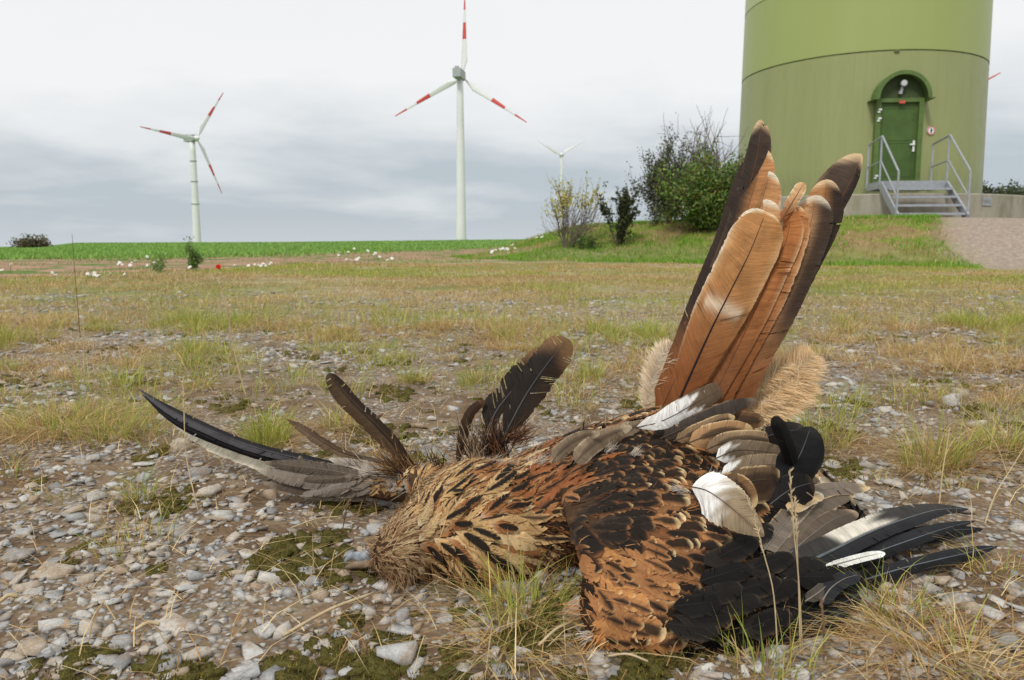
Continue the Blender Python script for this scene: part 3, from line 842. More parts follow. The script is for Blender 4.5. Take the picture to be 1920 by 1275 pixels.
# ================================================================ wind turbines
white_paint = NT('turbine_white'); white_paint = white_paint.fin(white_paint.mix(white_paint.mapr(white_paint.noise(.15, 4, .6, white_paint.pos()), .3, .7), (.70, .70, .705), (.77, .77, .775)), .45, None, .4)
grey_paint = simple_mat('turbine_grey', (.40, .42, .43), .5, .08, .4)
red_blade = simple_mat('blade_red', (.60, .085, .075), .45, .04, .2)
def blade_mesh(L, chord, stripes):
    st = [0, .03, .07, .13, .20, .30, .42, .5499, .55, .65, .7499, .75, .82, .8799, .88, .95, .985, 1.0] if not stripes else \
         [0, .03, .07, .13, .20, .30, .40, .47, .53, .60, .67, .70, .80, .82, .88, .94, .985, 1.0]
    st = sorted(set(st)); n = 12; V = []; F = []; mi = []
    for t in st:
        if t < .05: c_, th = .50 * chord * .55, .50 * chord * .55
        else:
            q = sstep(.05, .2, t); c_ = (1 - q) * .28 * chord + q * chord * (1.0 - .86 * max(0, (t - .2) / .8) ** .85); th = (1 - q) * .28 * chord + q * .16 * c_
            c_ = max(c_, .09 * chord)
        sw = .25 * c_ * float(sstep(.05, .2, t)); tw = math.radians(14 * (1 - t))
        for k in range(n):
            a = 2 * PI * k / n; x = math.cos(a) * c_ / 2 + sw; y = math.sin(a) * th / 2 * (1 + .4 * math.cos(a))
            V.append((x * math.cos(tw) - y * math.sin(tw), x * math.sin(tw) + y * math.cos(tw), t * L))
    for k in range(len(st) - 1):
        m = (st[k] + st[k + 1]) / 2
        for q in range(n):
            F.append((k * n + q, k * n + (q + 1) % n, (k + 1) * n + (q + 1) % n, (k + 1) * n + q)); mi.append(1 if stripes and (.47 < m < .67 or m > .82) else 0)
    F.append(tuple(range((len(st) - 1) * n, len(st) * n))); mi.append(1 if stripes else 0)
    me = bpy.data.meshes.new('blade'); me.from_pydata(V, [], F); me.materials.append(white_paint); me.materials.append(red_blade)
    me.polygons.foreach_set('material_index', mi); me.polygons.foreach_set('use_smooth', [True] * len(F)); me.update(); return me
def turbine(label, px_, py_, Y, L, angles, yaw, stripes, rb, rt, rings=(), nac='box', scale=1.0, chord=2.9, front=True):
    hub = PY(px_, py_, Y); 
    t = thing('wind_turbine', label, 'wind turbine', (hub[0], hub[1], -3.0), 'wind turbines on the horizon')
    hz_ = hub[2] + 3.0
    # yaw: direction the rotor faces, angle from the viewer, positive to the right
    to_cam = np.array([-hub[0], -hub[1], 0]); to_cam /= np.linalg.norm(to_cam)
    c_, s_ = math.cos(yaw), math.sin(yaw)
    Nv = np.array([to_cam[0] * c_ - to_cam[1] * s_, to_cam[0] * s_ + to_cam[1] * c_, 0])
    Rt = np.cross([0, 0, 1], Nv); UP = np.array([0, 0, 1.0])
    axis_c = -Nv * 4.5
    b = MB(); hs = np.linspace(0, 1, 12); b.tube([axis_c + np.array([0, 0, hz_ * h - 1.2 * h]) for h in hs], [rb + (rt - rb) * h for h in hs], 28); b.build('tower', white_paint, t, smooth=True)
    for h in rings:
        b = MB(); b.tube([axis_c + np.array([0, 0, h * hz_]), axis_c + np.array([0, 0, h * hz_ + .5])], rb + (rt - rb) * h + .35, 20); b.build('tower_ring', grey_paint, t)
    hc = np.array([0, 0, hz_])
    b = MB()
    if nac == 'box':
        R = np.stack([Rt, Nv, UP], 1)
        b.box(hc - Nv * 6.0 + UP * .3, (3.6, 9.0, 3.6), R); b.box(hc - Nv * 9.8 + UP * 2.5, (1.8, 1.2, .8), R)
    else:
        b.tube([hc - Nv * q for q in (9, 8, 6, 3.5, 1.5)], [.8, 1.9, 2.9, 3.1, 2.6], 20)
    b.build('nacelle', grey_paint if nac == 'box' else white_paint, t)
    b = MB()
    k = 1 if nac == 'box' else 1.35
    b.tube([hc - Nv * q for q in (1.4, .2, -.8, -1.6, -2.0)], [1.5 * k, 1.6 * k, 1.3 * k, .7 * k, .1], 18); b.build('rotor_hub', white_paint, t, smooth=True)
    bm_ = blade_mesh(L, chord, stripes)
    for a in angles:
        o = link('blade', bm_, t); a = math.radians(a)
        zx = Rt * math.cos(a) + UP * math.sin(a); xx = np.cross(zx, Nv) * -1
        Mx = Matrix([[xx[0], -Nv[0], zx[0], hc[0]], [xx[1], -Nv[1], zx[1], hc[1]], [xx[2], -Nv[2], zx[2], hc[2]], [0, 0, 0, 1]])
        o.matrix_local = Mx
    return t
turbine('white wind turbine with red striped blades at left, rotor turned aside, behind the green field', 369, 259, 460, 34.5, (56, 176, 296), math.radians(34), True, 2.4, 1.5, (.42, .62, .8))
turbine('tallest white wind turbine with red striped blades, one blade pointing straight up in the centre', 867, 146, 355, 35.2, (92, 214.5, 333.5), PI + math.radians(-14), True, 2.4, 1.4)
turbine('distant plain white wind turbine with blades in a V above the leafless shrub', 1053, 290, 980, 36, (31, 150, 270), math.radians(2), False, 2.4, 1.5, (.78,), 'round', chord=3.6)
turbine('wind turbine mostly behind the green tower, only one red blade tip showing at right', 1722, 222, 360, 35.0, (29, 149, 269), math.radians(0), True, 2.4, 1.5)

# ================================================================ shrubs
leaf_mat = attr_mat('leaf_material', .5, .35, .25)
bark_mat = simple_mat('bark_brown', (.13, .095, .07), .85, .2, 12)
twig_mat = simple_mat('twig_greybrown', (.20, .155, .13), .85, .2, 12)
def branch_net(r, h, wdt, nst, depth=3, spread=.5, nsub=4, up=.75, arch_=.0):
    """list of (pts, radii) for a multi-stemmed shrub"""
    out = []; tips = []
    def grow(p, d, L, rad, lev):
        n = 5; pts = [p.copy()]; q = p.copy(); dd = d.copy()
        for k in range(n):
            dd = dd + r.normal(0, .13, 3) + np.array([0, 0, .04 - arch_ * k]); dd /= np.linalg.norm(dd)
            q = q + dd * L / n; pts.append(q.copy())
        out.append((np.array(pts), np.linspace(rad, rad * .45, n + 1)))
        if lev >= depth: tips.append(np.array(pts)); return
        for _ in range(nsub + int(r.integers(0, 2))):
            k = int(r.integers(1, n + 1)); e = dd + r.normal(0, .65, 3) + np.array([0, 0, .15]); e /= np.linalg.norm(e)
            grow(pts[k], e, L * r.uniform(.45, .75), rad * .5, lev + 1)
        tips.append(np.array(pts)[2:])
    for _ in range(nst):
        a = r.uniform(0, 2 * PI); s = spread * math.sqrt(r.random())
        d = np.array([math.cos(a) * s, math.sin(a) * s, up]); d /= np.linalg.norm(d)
        grow(np.array([math.cos(a) * wdt * .12 * r.random(), math.sin(a) * wdt * .12 * r.random(), -.05]), d, h * r.uniform(.45, .65), .018 * h, 1)
    return out, tips
def tubes(bn, n=3):
    V = []; F = []; off = 0
    for pts, rad in bn:
        m = len(pts); T = np.gradient(pts, axis=0); T /= np.linalg.norm(T, axis=1)[:, None]
        u = np.cross(T, [.3, .9, .2]); u /= np.linalg.norm(u, axis=1)[:, None]; w = np.cross(u, T)
        t = 2 * PI * np.arange(n) / n
        ring = pts[:, None] + rad[:, None, None] * (np.cos(t)[None, :, None] * u[:, None] + np.sin(t)[None, :, None] * w[:, None])
        V.append(ring.reshape(-1, 3))
        i = np.arange(m - 1)[:, None] * n + np.arange(n)[None]; j = np.arange(m - 1)[:, None] * n + (np.arange(n) + 1)[None] % n
        F.append(np.stack([i, j, j + n, i + n], -1).reshape(-1, 4) + off); off += m * n
    return np.concatenate(V), np.concatenate(F)
def leaves(r, pts, size, cols, spread=.05):
    n = len(pts); c = pts + r.normal(0, spread, (n, 3))
    a = r.normal(size=(n, 3)); a /= np.linalg.norm(a, axis=1)[:, None]
    nn = r.normal(size=(n, 3)) + np.array([0, 0, .8]); b = np.cross(a, nn); b /= np.linalg.norm(b, axis=1)[:, None]
    s = size * r.uniform(.6, 1.3, n)[:, None]
    V = np.stack([c - a * s, c + b * s * .5 + a * s * .1, c + a * s, c - b * s * .5 + a * s * .1], 1)
    F = np.arange(4 * n).reshape(n, 4); pal = np.array(cols)[r.integers(0, len(cols), n)] * r.uniform(.6, 1.35, (n, 1))
    return V.reshape(-1, 3), F, np.repeat(pal, 4, 0)
def shrub(name, label, px0, pxb, Y, hpx, wpx, seed, nst, nleaf, lsize, cols, depth=3, spread=.6, bark=bark_mat, zb=None, bottom_fill=0, nsub=4, tube_r=1.0, squash=1.0, cat='shrub', arch_=0.0, lspread=.05, clump=None):
    r = np.random.default_rng(seed); sc_ = Y / FPX; h = hpx * sc_; w = wpx * sc_
    x = (px0 - 960) / FPX * Y / 1.02; z = float(H(x, Y)) if zb is None else zb
    t = thing(name, label, cat, (x, Y, z))
    bn, tips = branch_net(r, h, w, nst, depth, spread, nsub, arch_=arch_)
    allp = np.concatenate([p for p, _ in bn]); lo = np.percentile(allp[:, 2], 0); hi = np.percentile(allp[:, 2], 99.3)
    sx = (w / 2) / np.percentile(np.abs(allp[:, 0]), 97); sz_ = h / hi
    f = np.array([sx, sx * squash, sz_])
    bn = [(p * f, q * tube_r) for p, q in bn]; tips = [p * f for p in tips]
    v, f_ = tubes(bn, 4); link('branches', mk_mesh('branches', v, f_, mat=bark), t)
    if nleaf:
        tp = np.concatenate(tips)
        if clump is not None: tp = tp[clump(tp / np.array([w / 2, w / 2, h]), r)]
        q = tp[r.integers(0, len(tp), nleaf)]
        v, f_, c_ = leaves(r, q, lsize, cols, lspread)
        v[:, 2] = np.maximum(v[:, 2], -.02)
        link('foliage', mk_mesh('foliage', v, f_, c_, mat=leaf_mat), t, kind='stuff')
    return t
DG = [lin(66, 78, 50), lin(85, 95, 62), lin(108, 112, 84), lin(75, 70, 55)]
BG = [lin(85, 120, 50), lin(108, 140, 58), lin(65, 95, 42), lin(140, 158, 75), lin(118, 112, 62)]
YL = [lin(200, 190, 70), lin(180, 175, 80), lin(150, 155, 70), lin(215, 200, 90)]
shrub('twiggy_shrub', 'tall leafless grey twiggy shrub rising behind the green bushes beside the tower', 1322, 0, 21.0, 185, 140, 5, 18, 300, .03, [lin(120, 100, 85)], 3, .45, twig_mat, squash=.7, nsub=5, tube_r=.6)
shrub('dark_bush', 'dense dark grey-green bush with spiky outline, left of the bright green bush', 1262, 0, 18.9, 152, 104, 12, 14, 8500, .034, DG, 3, .75, bark_mat, nsub=5, tube_r=.6, lspread=.06)
shrub('green_bush', 'dense leafy bright green bush partly behind the raised tail', 1328, 0, 17.6, 128, 140, 23, 20, 17000, .042, BG, 3, .95, bark_mat, nsub=5, tube_r=.6, lspread=.09)
shrub('small_dark_shrub', 'small dark green upright shrub alone on the mound between bare shrub and bushes', 1162, 0, 17.6, 108, 60, 31, 10, 2000, .046, [lin(60, 72, 42), lin(78, 88, 48), lin(50, 60, 38)], 3, .45, bark_mat, nsub=4, tube_r=.6, lspread=.03)
shrub('yellow_leaved_shrub', 'nearly bare brown shrub with a few yellow leaves in front of the distant turbine', 1068, 0, 18.6, 122, 115, 44, 13, 1000, .034, YL, 3, .7, twig_mat, nsub=5, tube_r=.6, lspread=.03,
      clump=lambda u, r: (u[:, 2] > .45) & ((u[:, 0] < -.15) | (u[:, 2] > .6)))
shrub('low_green_shrub', 'low dark green plant at the foot of the nearly bare shrub', 1106, 0, 18.0, 20, 44, 46, 6, 420, .035, [lin(60, 85, 40), lin(80, 105, 45)], 2, .8, bark_mat, tube_r=.4)
shrub('far_bush', 'lone brown-green bush on the horizon at the far left', 52, 0, 120, 20, 58, 52, 12, 2600, .22, [lin(95, 88, 66), lin(120, 108, 80), lin(80, 80, 58)], 3, 1.0, bark_mat, zb=-.45, lspread=.4, cat='bush')
shrub('hedge_bush', 'dark green bush at the right edge behind the concrete ring', 1898, 0, 29, 62, 120, 61, 14, 5200, .06, [lin(70, 85, 55), lin(90, 102, 62), lin(60, 66, 48)], 3, .8, bark_mat, zb=1.35, tube_r=.5, lspread=.08, cat='bush')
# green weeds at the field edge
shrub('green_weed', 'upright feathery green weed at the field edge left of the poppy', 354, 0, 11.0, 56, 30, 71, 7, 1300, .016, [lin(95, 125, 60), lin(120, 150, 75), lin(85, 110, 55)], 3, .25, simple_mat('weed_stem', (.12, .17, .05)), tube_r=.15, cat='weed', lspread=.02)
shrub('small_weed', 'small pale green weed left of and lower than the tall feathery weed', 288, 0, 9.6, 34, 22, 72, 5, 500, .014, [lin(110, 140, 70), lin(130, 155, 85)], 3, .3, simple_mat('weed_stem_pale', (.12, .17, .05)), tube_r=.15, cat='weed', lspread=.02)

# ================================================================ flowers
petal_mat = simple_mat('white_petal', (.80, .80, .78), .6, .03); yolk_mat = simple_mat('yellow_centre', (.60, .42, .05), .7); stem_mat = simple_mat('green_stem', (.13, .19, .06), .7)
def flower_meshes():
    V = []; F = []
    n = 12
    for k in range(n):
        a = 2 * PI * k / n; c_, s_ = math.cos(a), math.sin(a); i = len(V)
        for r, w, z in ((.15, .10, .02), (.65, .22, .05), (1.0, .10, -.05)):
            V += [(r * c_ - w * s_, r * s_ + w * c_, z), (r * c_ + w * s_, r * s_ - w * c_, z)]
        F += [(i, i + 1, i + 3, i + 2), (i + 2, i + 3, i + 5, i + 4)]
    a = bpy.data.meshes.new('petals'); a.from_pydata(V, [], F); a.materials.append(petal_mat)
    b = MB(); b.tube([(0, 0, .0), (0, 0, .12), (0, 0, .2)], [.27, .24, .08], 10)
    me = bpy.data.meshes.new('flower_centre'); me.from_pydata(np.concatenate(b.v).tolist(), [], b.f4 + b.fn); me.materials.append(yolk_mat)
    return a, me
pet_me, yolk_me = flower_meshes()
def flower(px_, py_, Y, rad, label, group):
    p_ = PY(px_, py_, Y); g = float(H(p_[0], p_[1])); hgt = max(p_[2] - g, .06)
    t = thing('white_flower', label, 'flower', (p_[0], p_[1], g), group)
    lean = np.array([RNG.normal(0, .02), RNG.normal(0, .02), 0])
    b = MB(); b.tube([(lean[0], lean[1], -.01), (lean[0] * .5, lean[1] * .5, hgt * .6), (0, 0, hgt - .002)], .0025, 4, False); b.build('stem', stem_mat, t)
    eul = (RNG.uniform(.2, 1.1), RNG.normal(0, .3), RNG.uniform(-.8, .8))
    for nm, me in (('petals', pet_me), ('flower_centre', yolk_me)):
        o = link(nm, me, t); o.location = (0, 0, hgt); o.scale = (rad,) * 3; o.rotation_euler = eul
clusters = [
    ('white daisy-like flower in the tall cluster left of centre in front of the field', 'white flowers in the cluster left of the middle turbine',
     [(634, 482), (637, 473), (653, 472), (664, 466), (635, 478), (650, 491), (657, 492), (668, 487), (669, 490), (672, 484), (666, 493)], 16),
    ('white daisy-like flower in the loose row right of the tall cluster', 'white flowers right of the tall cluster', [(701, 477), (712, 481), (735, 484), (704, 474), (690, 470), (727, 490)], 17),
    ('white daisy-like flower in the low patch at the field edge just left of the mound', 'white flowers by the mound',
     [(922, 472), (930, 468), (937, 466), (943, 465), (950, 469), (958, 468), (966, 471), (945, 473), (934, 473), (952, 474), (926, 477), (961, 475), (940, 469), (1006, 466), (1016, 460)], 22),
    ('white daisy-like flower in the small patch right of the red poppy', 'white flowers right of the poppy', [(466, 505), (484, 496), (493, 494), (498, 498), (508, 492), (506, 495), (478, 507), (441, 520), (489, 500)], 12),
    ('white daisy-like flower in the patch just left of the red poppy', 'white flowers left of the poppy', [(355, 513), (362, 511), (372, 512), (357, 509)], 11),
    ('white daisy-like flower in the patch left of the feathery weed', 'white flowers left of the weed', [(222, 494), (229, 496), (247, 492), (254, 488), (268, 496), (276, 497), (289, 493), (297, 486), (276, 481), (244, 497), (225, 492)], 11),
    ('white daisy-like flower low in the grass near the left edge', 'white flowers low at left', [(100, 536), (105, 532), (168, 536), (178, 524), (186, 527), (165, 530), (173, 541), (207, 530), (234, 534), (182, 533), (176, 529)], 8),
    ('single white daisy-like flower at the far left edge', 'white flower at the far left edge', [(20, 495), (5, 531)], 10)]
for lab, grp, pts, Y in clusters:
    for a, b_ in pts: flower(a, b_, Y * RNG.uniform(.95, 1.05), Y / FPX * RNG.uniform(2.2, 3.6), lab, grp)
# poppy
pq = PY(411, 506, 10.0); g = float(H(pq[0], pq[1]))
pq = pq + np.array([0, 0, .02]); pop = thing('red_poppy', 'single bright red poppy standing in the dry grass at the field edge', 'flower', (pq[0], pq[1], g))
b = MB(); b.tube([(.02, 0, -.01), (.01, 0, .1), (0, 0, pq[2] - g)], .0022, 5, False); b.build('stem', stem_mat, pop)
poppy_red = simple_mat('poppy_red', (.85, .065, .02), .5, .06, 80)
for k in range(5):
    a = 2 * PI * k / 5; V = []; F = []
    for u in range(5):
        for v_ in range(5):
            r_ = u / 4; t_ = a + (v_ / 4 - .5) * 1.5; R_ = .034 * r_ ** .8
            V.append((R_ * math.cos(t_), R_ * math.sin(t_), .042 * r_ ** 2 + .004 * math.sin(v_ * 2.5 + k) * r_))
    for u in range(4):
        for v_ in range(4): F.append((u * 5 + v_, u * 5 + v_ + 1, u * 5 + v_ + 6, u * 5 + v_ + 5))
    b = MB(); b.add(V, F); o = b.build('petal', poppy_red, pop, smooth=True); o.location = (0, 0, pq[2] - g); o.rotation_euler = (1.0, .2, 0)
b = MB(); b.tube([(0, 0, .0), (0, 0, .015)], .008, 8); o = b.build('seed_pod', black_p, pop); o.location = (0, 0, pq[2] - g); o.rotation_euler = (1.0, .2, 0)
# ================================================================ the dead bird of prey
fm_ = NT('feather_material')
uvn = fm_.n('ShaderNodeUVMap'); uvn.uv_map = 'UVMap'
oi_ = fm_.n('ShaderNodeObjectInfo')
cmbf = fm_.n('ShaderNodeCombineXYZ'); sx_ = fm_.n('ShaderNodeSeparateXYZ'); fm_.l(uvn.outputs[0], sx_.inputs[0])
fm_.l(fm_.math('MULTIPLY', sx_.outputs[0], 900.0), cmbf.inputs[0]); fm_.l(fm_.math('MULTIPLY', sx_.outputs[1], 60.0), cmbf.inputs[1])
barb = fm_.noise(1.0, 3, .6, cmbf.outputs[0])
mott = fm_.noise(38, 5, .65, fm_.pos())
colf = fm_.mix(1.0, fm_.attr().outputs['Color'], fm_.ramp(barb, [(.25, (.70,) * 3), (.5, (1.0,) * 3), (.75, (1.28,) * 3)]), 'MULTIPLY')
colf = fm_.mix(1.0, colf, fm_.ramp(mott, [(.28, (.70, .68, .66)), (.5, (.97,) * 3), (.72, (1.12,) * 3)]), 'MULTIPLY')
fm_.fin(colf, .62, fm_.bump(barb, .45, .0006), .10)
try:
    fm_.b.inputs['Sheen Weight'].default_value = .02
except Exception: pass
tr_ = fm_.n('ShaderNodeBsdfTranslucent'); fm_.l(colf, tr_.inputs[0]); ms_ = fm_.n('ShaderNodeMixShader'); ms_.inputs[0].default_value = .16
fm_.l(fm_.b.outputs[0], ms_.inputs[1]); fm_.l(tr_.outputs[0], ms_.inputs[2]); fm_.l(ms_.outputs[0], fm_.out.inputs[0])
feather_mat = fm_.m

BROWN_BLACK = lin(50, 41, 36); BLACK = lin(46, 42, 41); DKBROWN = lin(84, 62, 48); RUF = lin(168, 113, 72); RUFD = lin(130, 82, 52)
TAN = lin(205, 162, 115); BUFF = lin(222, 188, 145); PALE = lin(236, 224, 205); WHITE = lin(250, 248, 244); GREYB = lin(150, 132, 116); GREYD = lin(96, 86, 80)
BOOST = 1.1
def mixc(a, b, t):
    t = np.asarray(t)[..., None]; return a * (1 - t) + b * t

def resample(P, N, n):
    """smooth curve through control points -> n points, normals, arc length"""
    P = np.asarray(P, float); N = np.asarray(N, float); m = len(P)
    seg = np.linalg.norm(np.diff(P, axis=0), axis=1); t = np.concatenate([[0], np.cumsum(seg)]); L = t[-1]
    # catmull rom via hermite
    tg = np.zeros_like(P)
    for i in range(m):
        a, b = max(i - 1, 0), min(i + 1, m - 1); tg[i] = (P[b] - P[a]) / (t[b] - t[a])
    q = np.linspace(0, L, n); k = np.clip(np.searchsorted(t, q, side='right') - 1, 0, m - 2)
    h = t[k + 1] - t[k]; u = ((q - t[k]) / h)[:, None]; h = h[:, None]
    C = (2 * u**3 - 3 * u**2 + 1) * P[k] + (u**3 - 2 * u**2 + u) * h * tg[k] + (-2 * u**3 + 3 * u**2) * P[k + 1] + (u**3 - u**2) * h * tg[k + 1]
    Nn = N[k] * (1 - u) + N[k + 1] * u
    T = np.gradient(C, axis=0); T /= np.linalg.norm(T, axis=1)[:, None]
    Nn = Nn - (Nn * T).sum(1)[:, None] * T; Nn /= np.linalg.norm(Nn, axis=1)[:, None]
    return C, T, Nn, L

def profile(s, s1=.82, base=.45, rise=.45, pt=2.0, sharp=.5):
    b = base + (1 - base) * sstep(0.02, rise, s)
    t = (1 - np.clip((s - s1) / (1 - s1), 0, 1) ** pt) ** sharp
    return b * t

def feather(P, N, wl, wr, colf_, K=40, Mx=4, prof={}, rag=.06, gaps=3, camber=.25, start=.04, shaft=.0008, shaft_col=None, seed=0, slantk=1.0, wav=.0, fluff=0.0, profr=None, sides=4):
    """returns (V, F4, colours, uv). wl/wr half widths left and right of the shaft when seen with the normal towards you and the tip up"""
    r = np.random.default_rng(seed)
    n = 33; C, T, Nn, L = resample(P, N, n); Bn = np.cross(T, Nn)       # right side
    sg = np.linspace(0, 1, n)
    def at(A, s):
        x = np.clip(s, 0, 1) * (n - 1); k = np.clip(x.astype(int), 0, n - 2); f = (x - k)[..., None]
        return A[k] * (1 - f) + A[k + 1] * f
    VV = []; FF = []; CC = []; UU = []; off = 0
    for side, W in ((-1, wl), (1, wr)):
        pr = prof if side < 0 or profr is None else profr
        sr = start + (1 - start) * np.linspace(0, 1, K + 1) ** .95
        d = min(slantk * W / L, .45)
        se = sr + d * (1 - sr ** 2) * .9
        se[-1] = 1.0; se = np.minimum(se, 1.0)
        ragn = 1 - rag * r.random(K + 1) - rag * 1.5 * np.abs(np.interp(np.arange(K + 1), np.linspace(0, K, max(3, K // 5)), r.normal(0, .6, max(3, K // 5))))
        # clumps: breaks in the vane where barbs have unzipped
        gi = sorted(r.choice(np.arange(2, K - 1), size=min(gaps, K - 3), replace=False)) if gaps else []
        shift = np.zeros(K + 1); lift = np.zeros(K + 1)
        prev = 0
        for g in list(gi) + [K]:
            lo, hi = prev, g; a = r.normal(0, .012) ; b = r.normal(0, .05)
            shift[lo:hi] += a * np.linspace(1, .2, hi - lo) if hi > lo else 0; lift[lo:hi] += b
            prev = g
        if fluff: lift += r.normal(0, fluff, K + 1); ragn *= 1 - fluff * r.random(K + 1); shift += r.normal(0, fluff * .06, K + 1)
        q = np.linspace(0, 1, Mx + 1)
        S_ = sr[:, None] + (se - sr + shift)[:, None] * q[None] ** 1.15
        S_ = np.clip(S_, 0, 1.0 + .02)
        w_end = profile(np.clip(se, 0, 1), **pr) * W * ragn
        lat = w_end[:, None] * q[None]
        c0 = at(C, S_.ravel()).reshape(K + 1, Mx + 1, 3); bb = at(Bn, S_.ravel()).reshape(K + 1, Mx + 1, 3); nn = at(Nn, S_.ravel()).reshape(K + 1, Mx + 1, 3)
        over = (S_ - 1).clip(0)[..., None] * at(T, S_.ravel()).reshape(K + 1, Mx + 1, 3) * L
        wave = wav * W * np.sin(S_ * 23 + seed) * q[None] ** 2
        hgt = -camber * lat ** 2 / max(W, 1e-6) + lift[:, None] * lat * q[None] + wave
        Vv = c0 + over + side * bb * lat[..., None] + nn * hgt[..., None]
        col = colf_(np.clip(S_, 0, 1), side * q[None] * np.ones_like(S_) * (w_end[:, None] / max(W, 1e-9)), r)
        col = col * (1 + .07 * r.normal(size=(K + 1, 1, 1))).clip(.7, 1.4)
        i = np.arange(K)[:, None] * (Mx + 1) + np.arange(Mx)[None]
        F = np.stack([i, i + 1, i + Mx + 2, i + Mx + 1], -1)
        if side > 0: F = F[..., ::-1]
        keep = np.ones((K, Mx), bool)
        for g in gi: keep[g, max(1, int(r.integers(1, Mx))):] = False
        VV.append(Vv.reshape(-1, 3)); FF.append(F[keep] + off); CC.append(col.reshape(-1, 3))
        uu = np.stack([np.repeat(sr[:, None] * L, Mx + 1, 1) + seed * .37, side * lat], -1); UU.append(uu.reshape(-1, 2)); off += Vv.shape[0] * Vv.shape[1]
    # shaft
    if shaft:
        sc_ = shaft_col if shaft_col is not None else BROWN_BLACK
        m = 17; s = np.linspace(0, .97, m); c0 = at(C, s); bb = at(Bn, s); nn = at(Nn, s); rr = shaft * (1 - .85 * s)
        a = 2 * PI * np.arange(sides) / sides
        ring = c0[:, None] + nn[:, None] * (rr[:, None, None] * .5) + rr[:, None, None] * (np.cos(a)[None, :, None] * bb[:, None] + np.sin(a)[None, :, None] * nn[:, None])
        VV.append(ring.reshape(-1, 3)); i = np.arange(m - 1)[:, None] * sides + np.arange(sides)[None]; j = np.arange(m - 1)[:, None] * sides + (np.arange(sides) + 1)[None] % sides
        FF.append(np.stack([i, j, j + sides, i + sides], -1).reshape(-1, 4) + off)
        CC.append(np.tile(sc_, (m * sides, 1))); UU.append(np.zeros((m * sides, 2)) + .5)
    Cc = np.concatenate(CC).clip(0, 1); lum = Cc.mean(1, keepdims=True); Cc = Cc * .88 + lum * .12; sat_ = 1 - Cc.min(1, keepdims=True) / (Cc.max(1, keepdims=True) + 1e-6); Cc = Cc ** 1.15 * (1 + sat_ * np.array([-.02, .11, -.02]))
    return np.concatenate(VV), np.concatenate(FF), Cc * BOOST, np.concatenate(UU)

# ---------------------------------------------------------------- body: one continuous surface
def chain(b, pts, n=14):
    for i, (p, r) in enumerate(pts):
        pass
body_bm = bmesh.new()
def ell(c, r, R=None):
    res = bmesh.ops.create_icosphere(body_bm, subdivisions=3, radius=1.0)
    M = Matrix.Translation(Vector(c)) @ (R.to_4x4() if R is not None else Matrix.Identity(4)) @ Matrix.Diagonal((*r, 1))
    bmesh.ops.transform(body_bm, matrix=M, verts=res['verts'])
def capsule(pts):
    """pts: list of (position, radius or (rx,ry,rz)); spheres interpolated along the polyline"""
    for (p, r), (q, s) in zip(pts[:-1], pts[1:]):
        p = np.array(p); q = np.array(q); r = np.array(r) * np.ones(3); s = np.array(s) * np.ones(3)
        k = max(2, int(np.linalg.norm(q - p) / (min(r.min(), s.min()) * .35)))
        for t in np.linspace(0, 1, k, endpoint=False): ell(p * (1 - t) + q * t, r * (1 - t) + s * t)
    ell(pts[-1][0], np.array(pts[-1][1]) * np.ones(3))
def on(px_, Y, z): return np.array([(px_ - 960) / FPX * Y * 1.0, Y, z])      # approximate placement: column, distance, height
def onz(px_, py_, z): return PZ(px_, py_, z)
# head and face
head_c = onz(752, 1035, .030)
capsule([(onz(703, 1050, .016), (.009, .011, .010)), (onz(732, 1035, .024), (.021, .025, .022)), (head_c, (.030, .036, .031)), (onz(800, 1000, .032), (.040, .050, .038))])
# neck, breast and shoulders
ell((.0 - .035, .885, .018), (.098, .128, .074))
ell((-.075, .87, .020), (.055, .095, .060))
ell((.045, .90, .022), (.075, .11, .066))
# trunk toward the tail
capsule([((.03, .93, .035), (.07, .09, .055)), ((.12, .99, .05), (.07, .09, .062)), ((.20, 1.02, .075), (.06, .075, .056)), ((.235, 1.03, .10), (.04, .05, .035))])
wing_ctl = [
    [(1045, 885, .085), (1150, 805, .122), (1250, 770, .132), (1375, 765, .118), (1470, 830, .078), (1560, 900, .04)],
    [(1050, 940, .083), (1160, 890, .102), (1280, 850, .102), (1400, 870, .082), (1500, 920, .052), (1600, 948, .028)],
    [(1070, 995, .078), (1180, 970, .085), (1300, 960, .078), (1420, 970, .056), (1540, 990, .035), (1645, 1000, .018)],
    [(1088, 1062, .058), (1190, 1060, .062), (1310, 1060, .054), (1430, 1060, .038), (1550, 1060, .023), (1650, 1050, .012)],
    [(1082, 1140, .030), (1190, 1150, .036), (1310, 1150, .031), (1430, 1140, .022), (1540, 1120, .014), (1640, 1090, .008)],
    [(1112, 1212, .006), (1190, 1224, .006), (1310, 1224, .006), (1420, 1205, .006), (1530, 1168, .006), (1620, 1118, .005)]]
G = np.array([[onz(*c_) for c_ in row] for row in wing_ctl])
def spline_grid(G, nu, nv):
    def cr(A, t):       # catmull along axis 0
        m = len(A); x = t * (m - 1); k = min(int(x), m - 2); f = x - k
        p0, p1, p2, p3 = A[max(k - 1, 0)], A[k], A[k + 1], A[min(k + 2, m - 1)]
        return .5 * ((2 * p1) + (-p0 + p2) * f + (2 * p0 - 5 * p1 + 4 * p2 - p3) * f * f + (-p0 + 3 * p1 - 3 * p2 + p3) * f ** 3)
    A = np.array([cr(G, t) for t in np.linspace(0, 1, nu)])
    return np.array([cr(A.transpose(1, 0, 2), t) for t in np.linspace(0, 1, nv)]).transpose(1, 0, 2)
WG = spline_grid(G, 30, 36)
nu, nv = WG.shape[:2]
du = np.gradient(WG, axis=0); dvv = np.gradient(WG, axis=1); WN = np.cross(du, dvv); WN /= np.linalg.norm(WN, axis=2)[..., None]
WN *= np.sign(WN[..., 2:3]); th_ = .012
low = WG - WN * th_
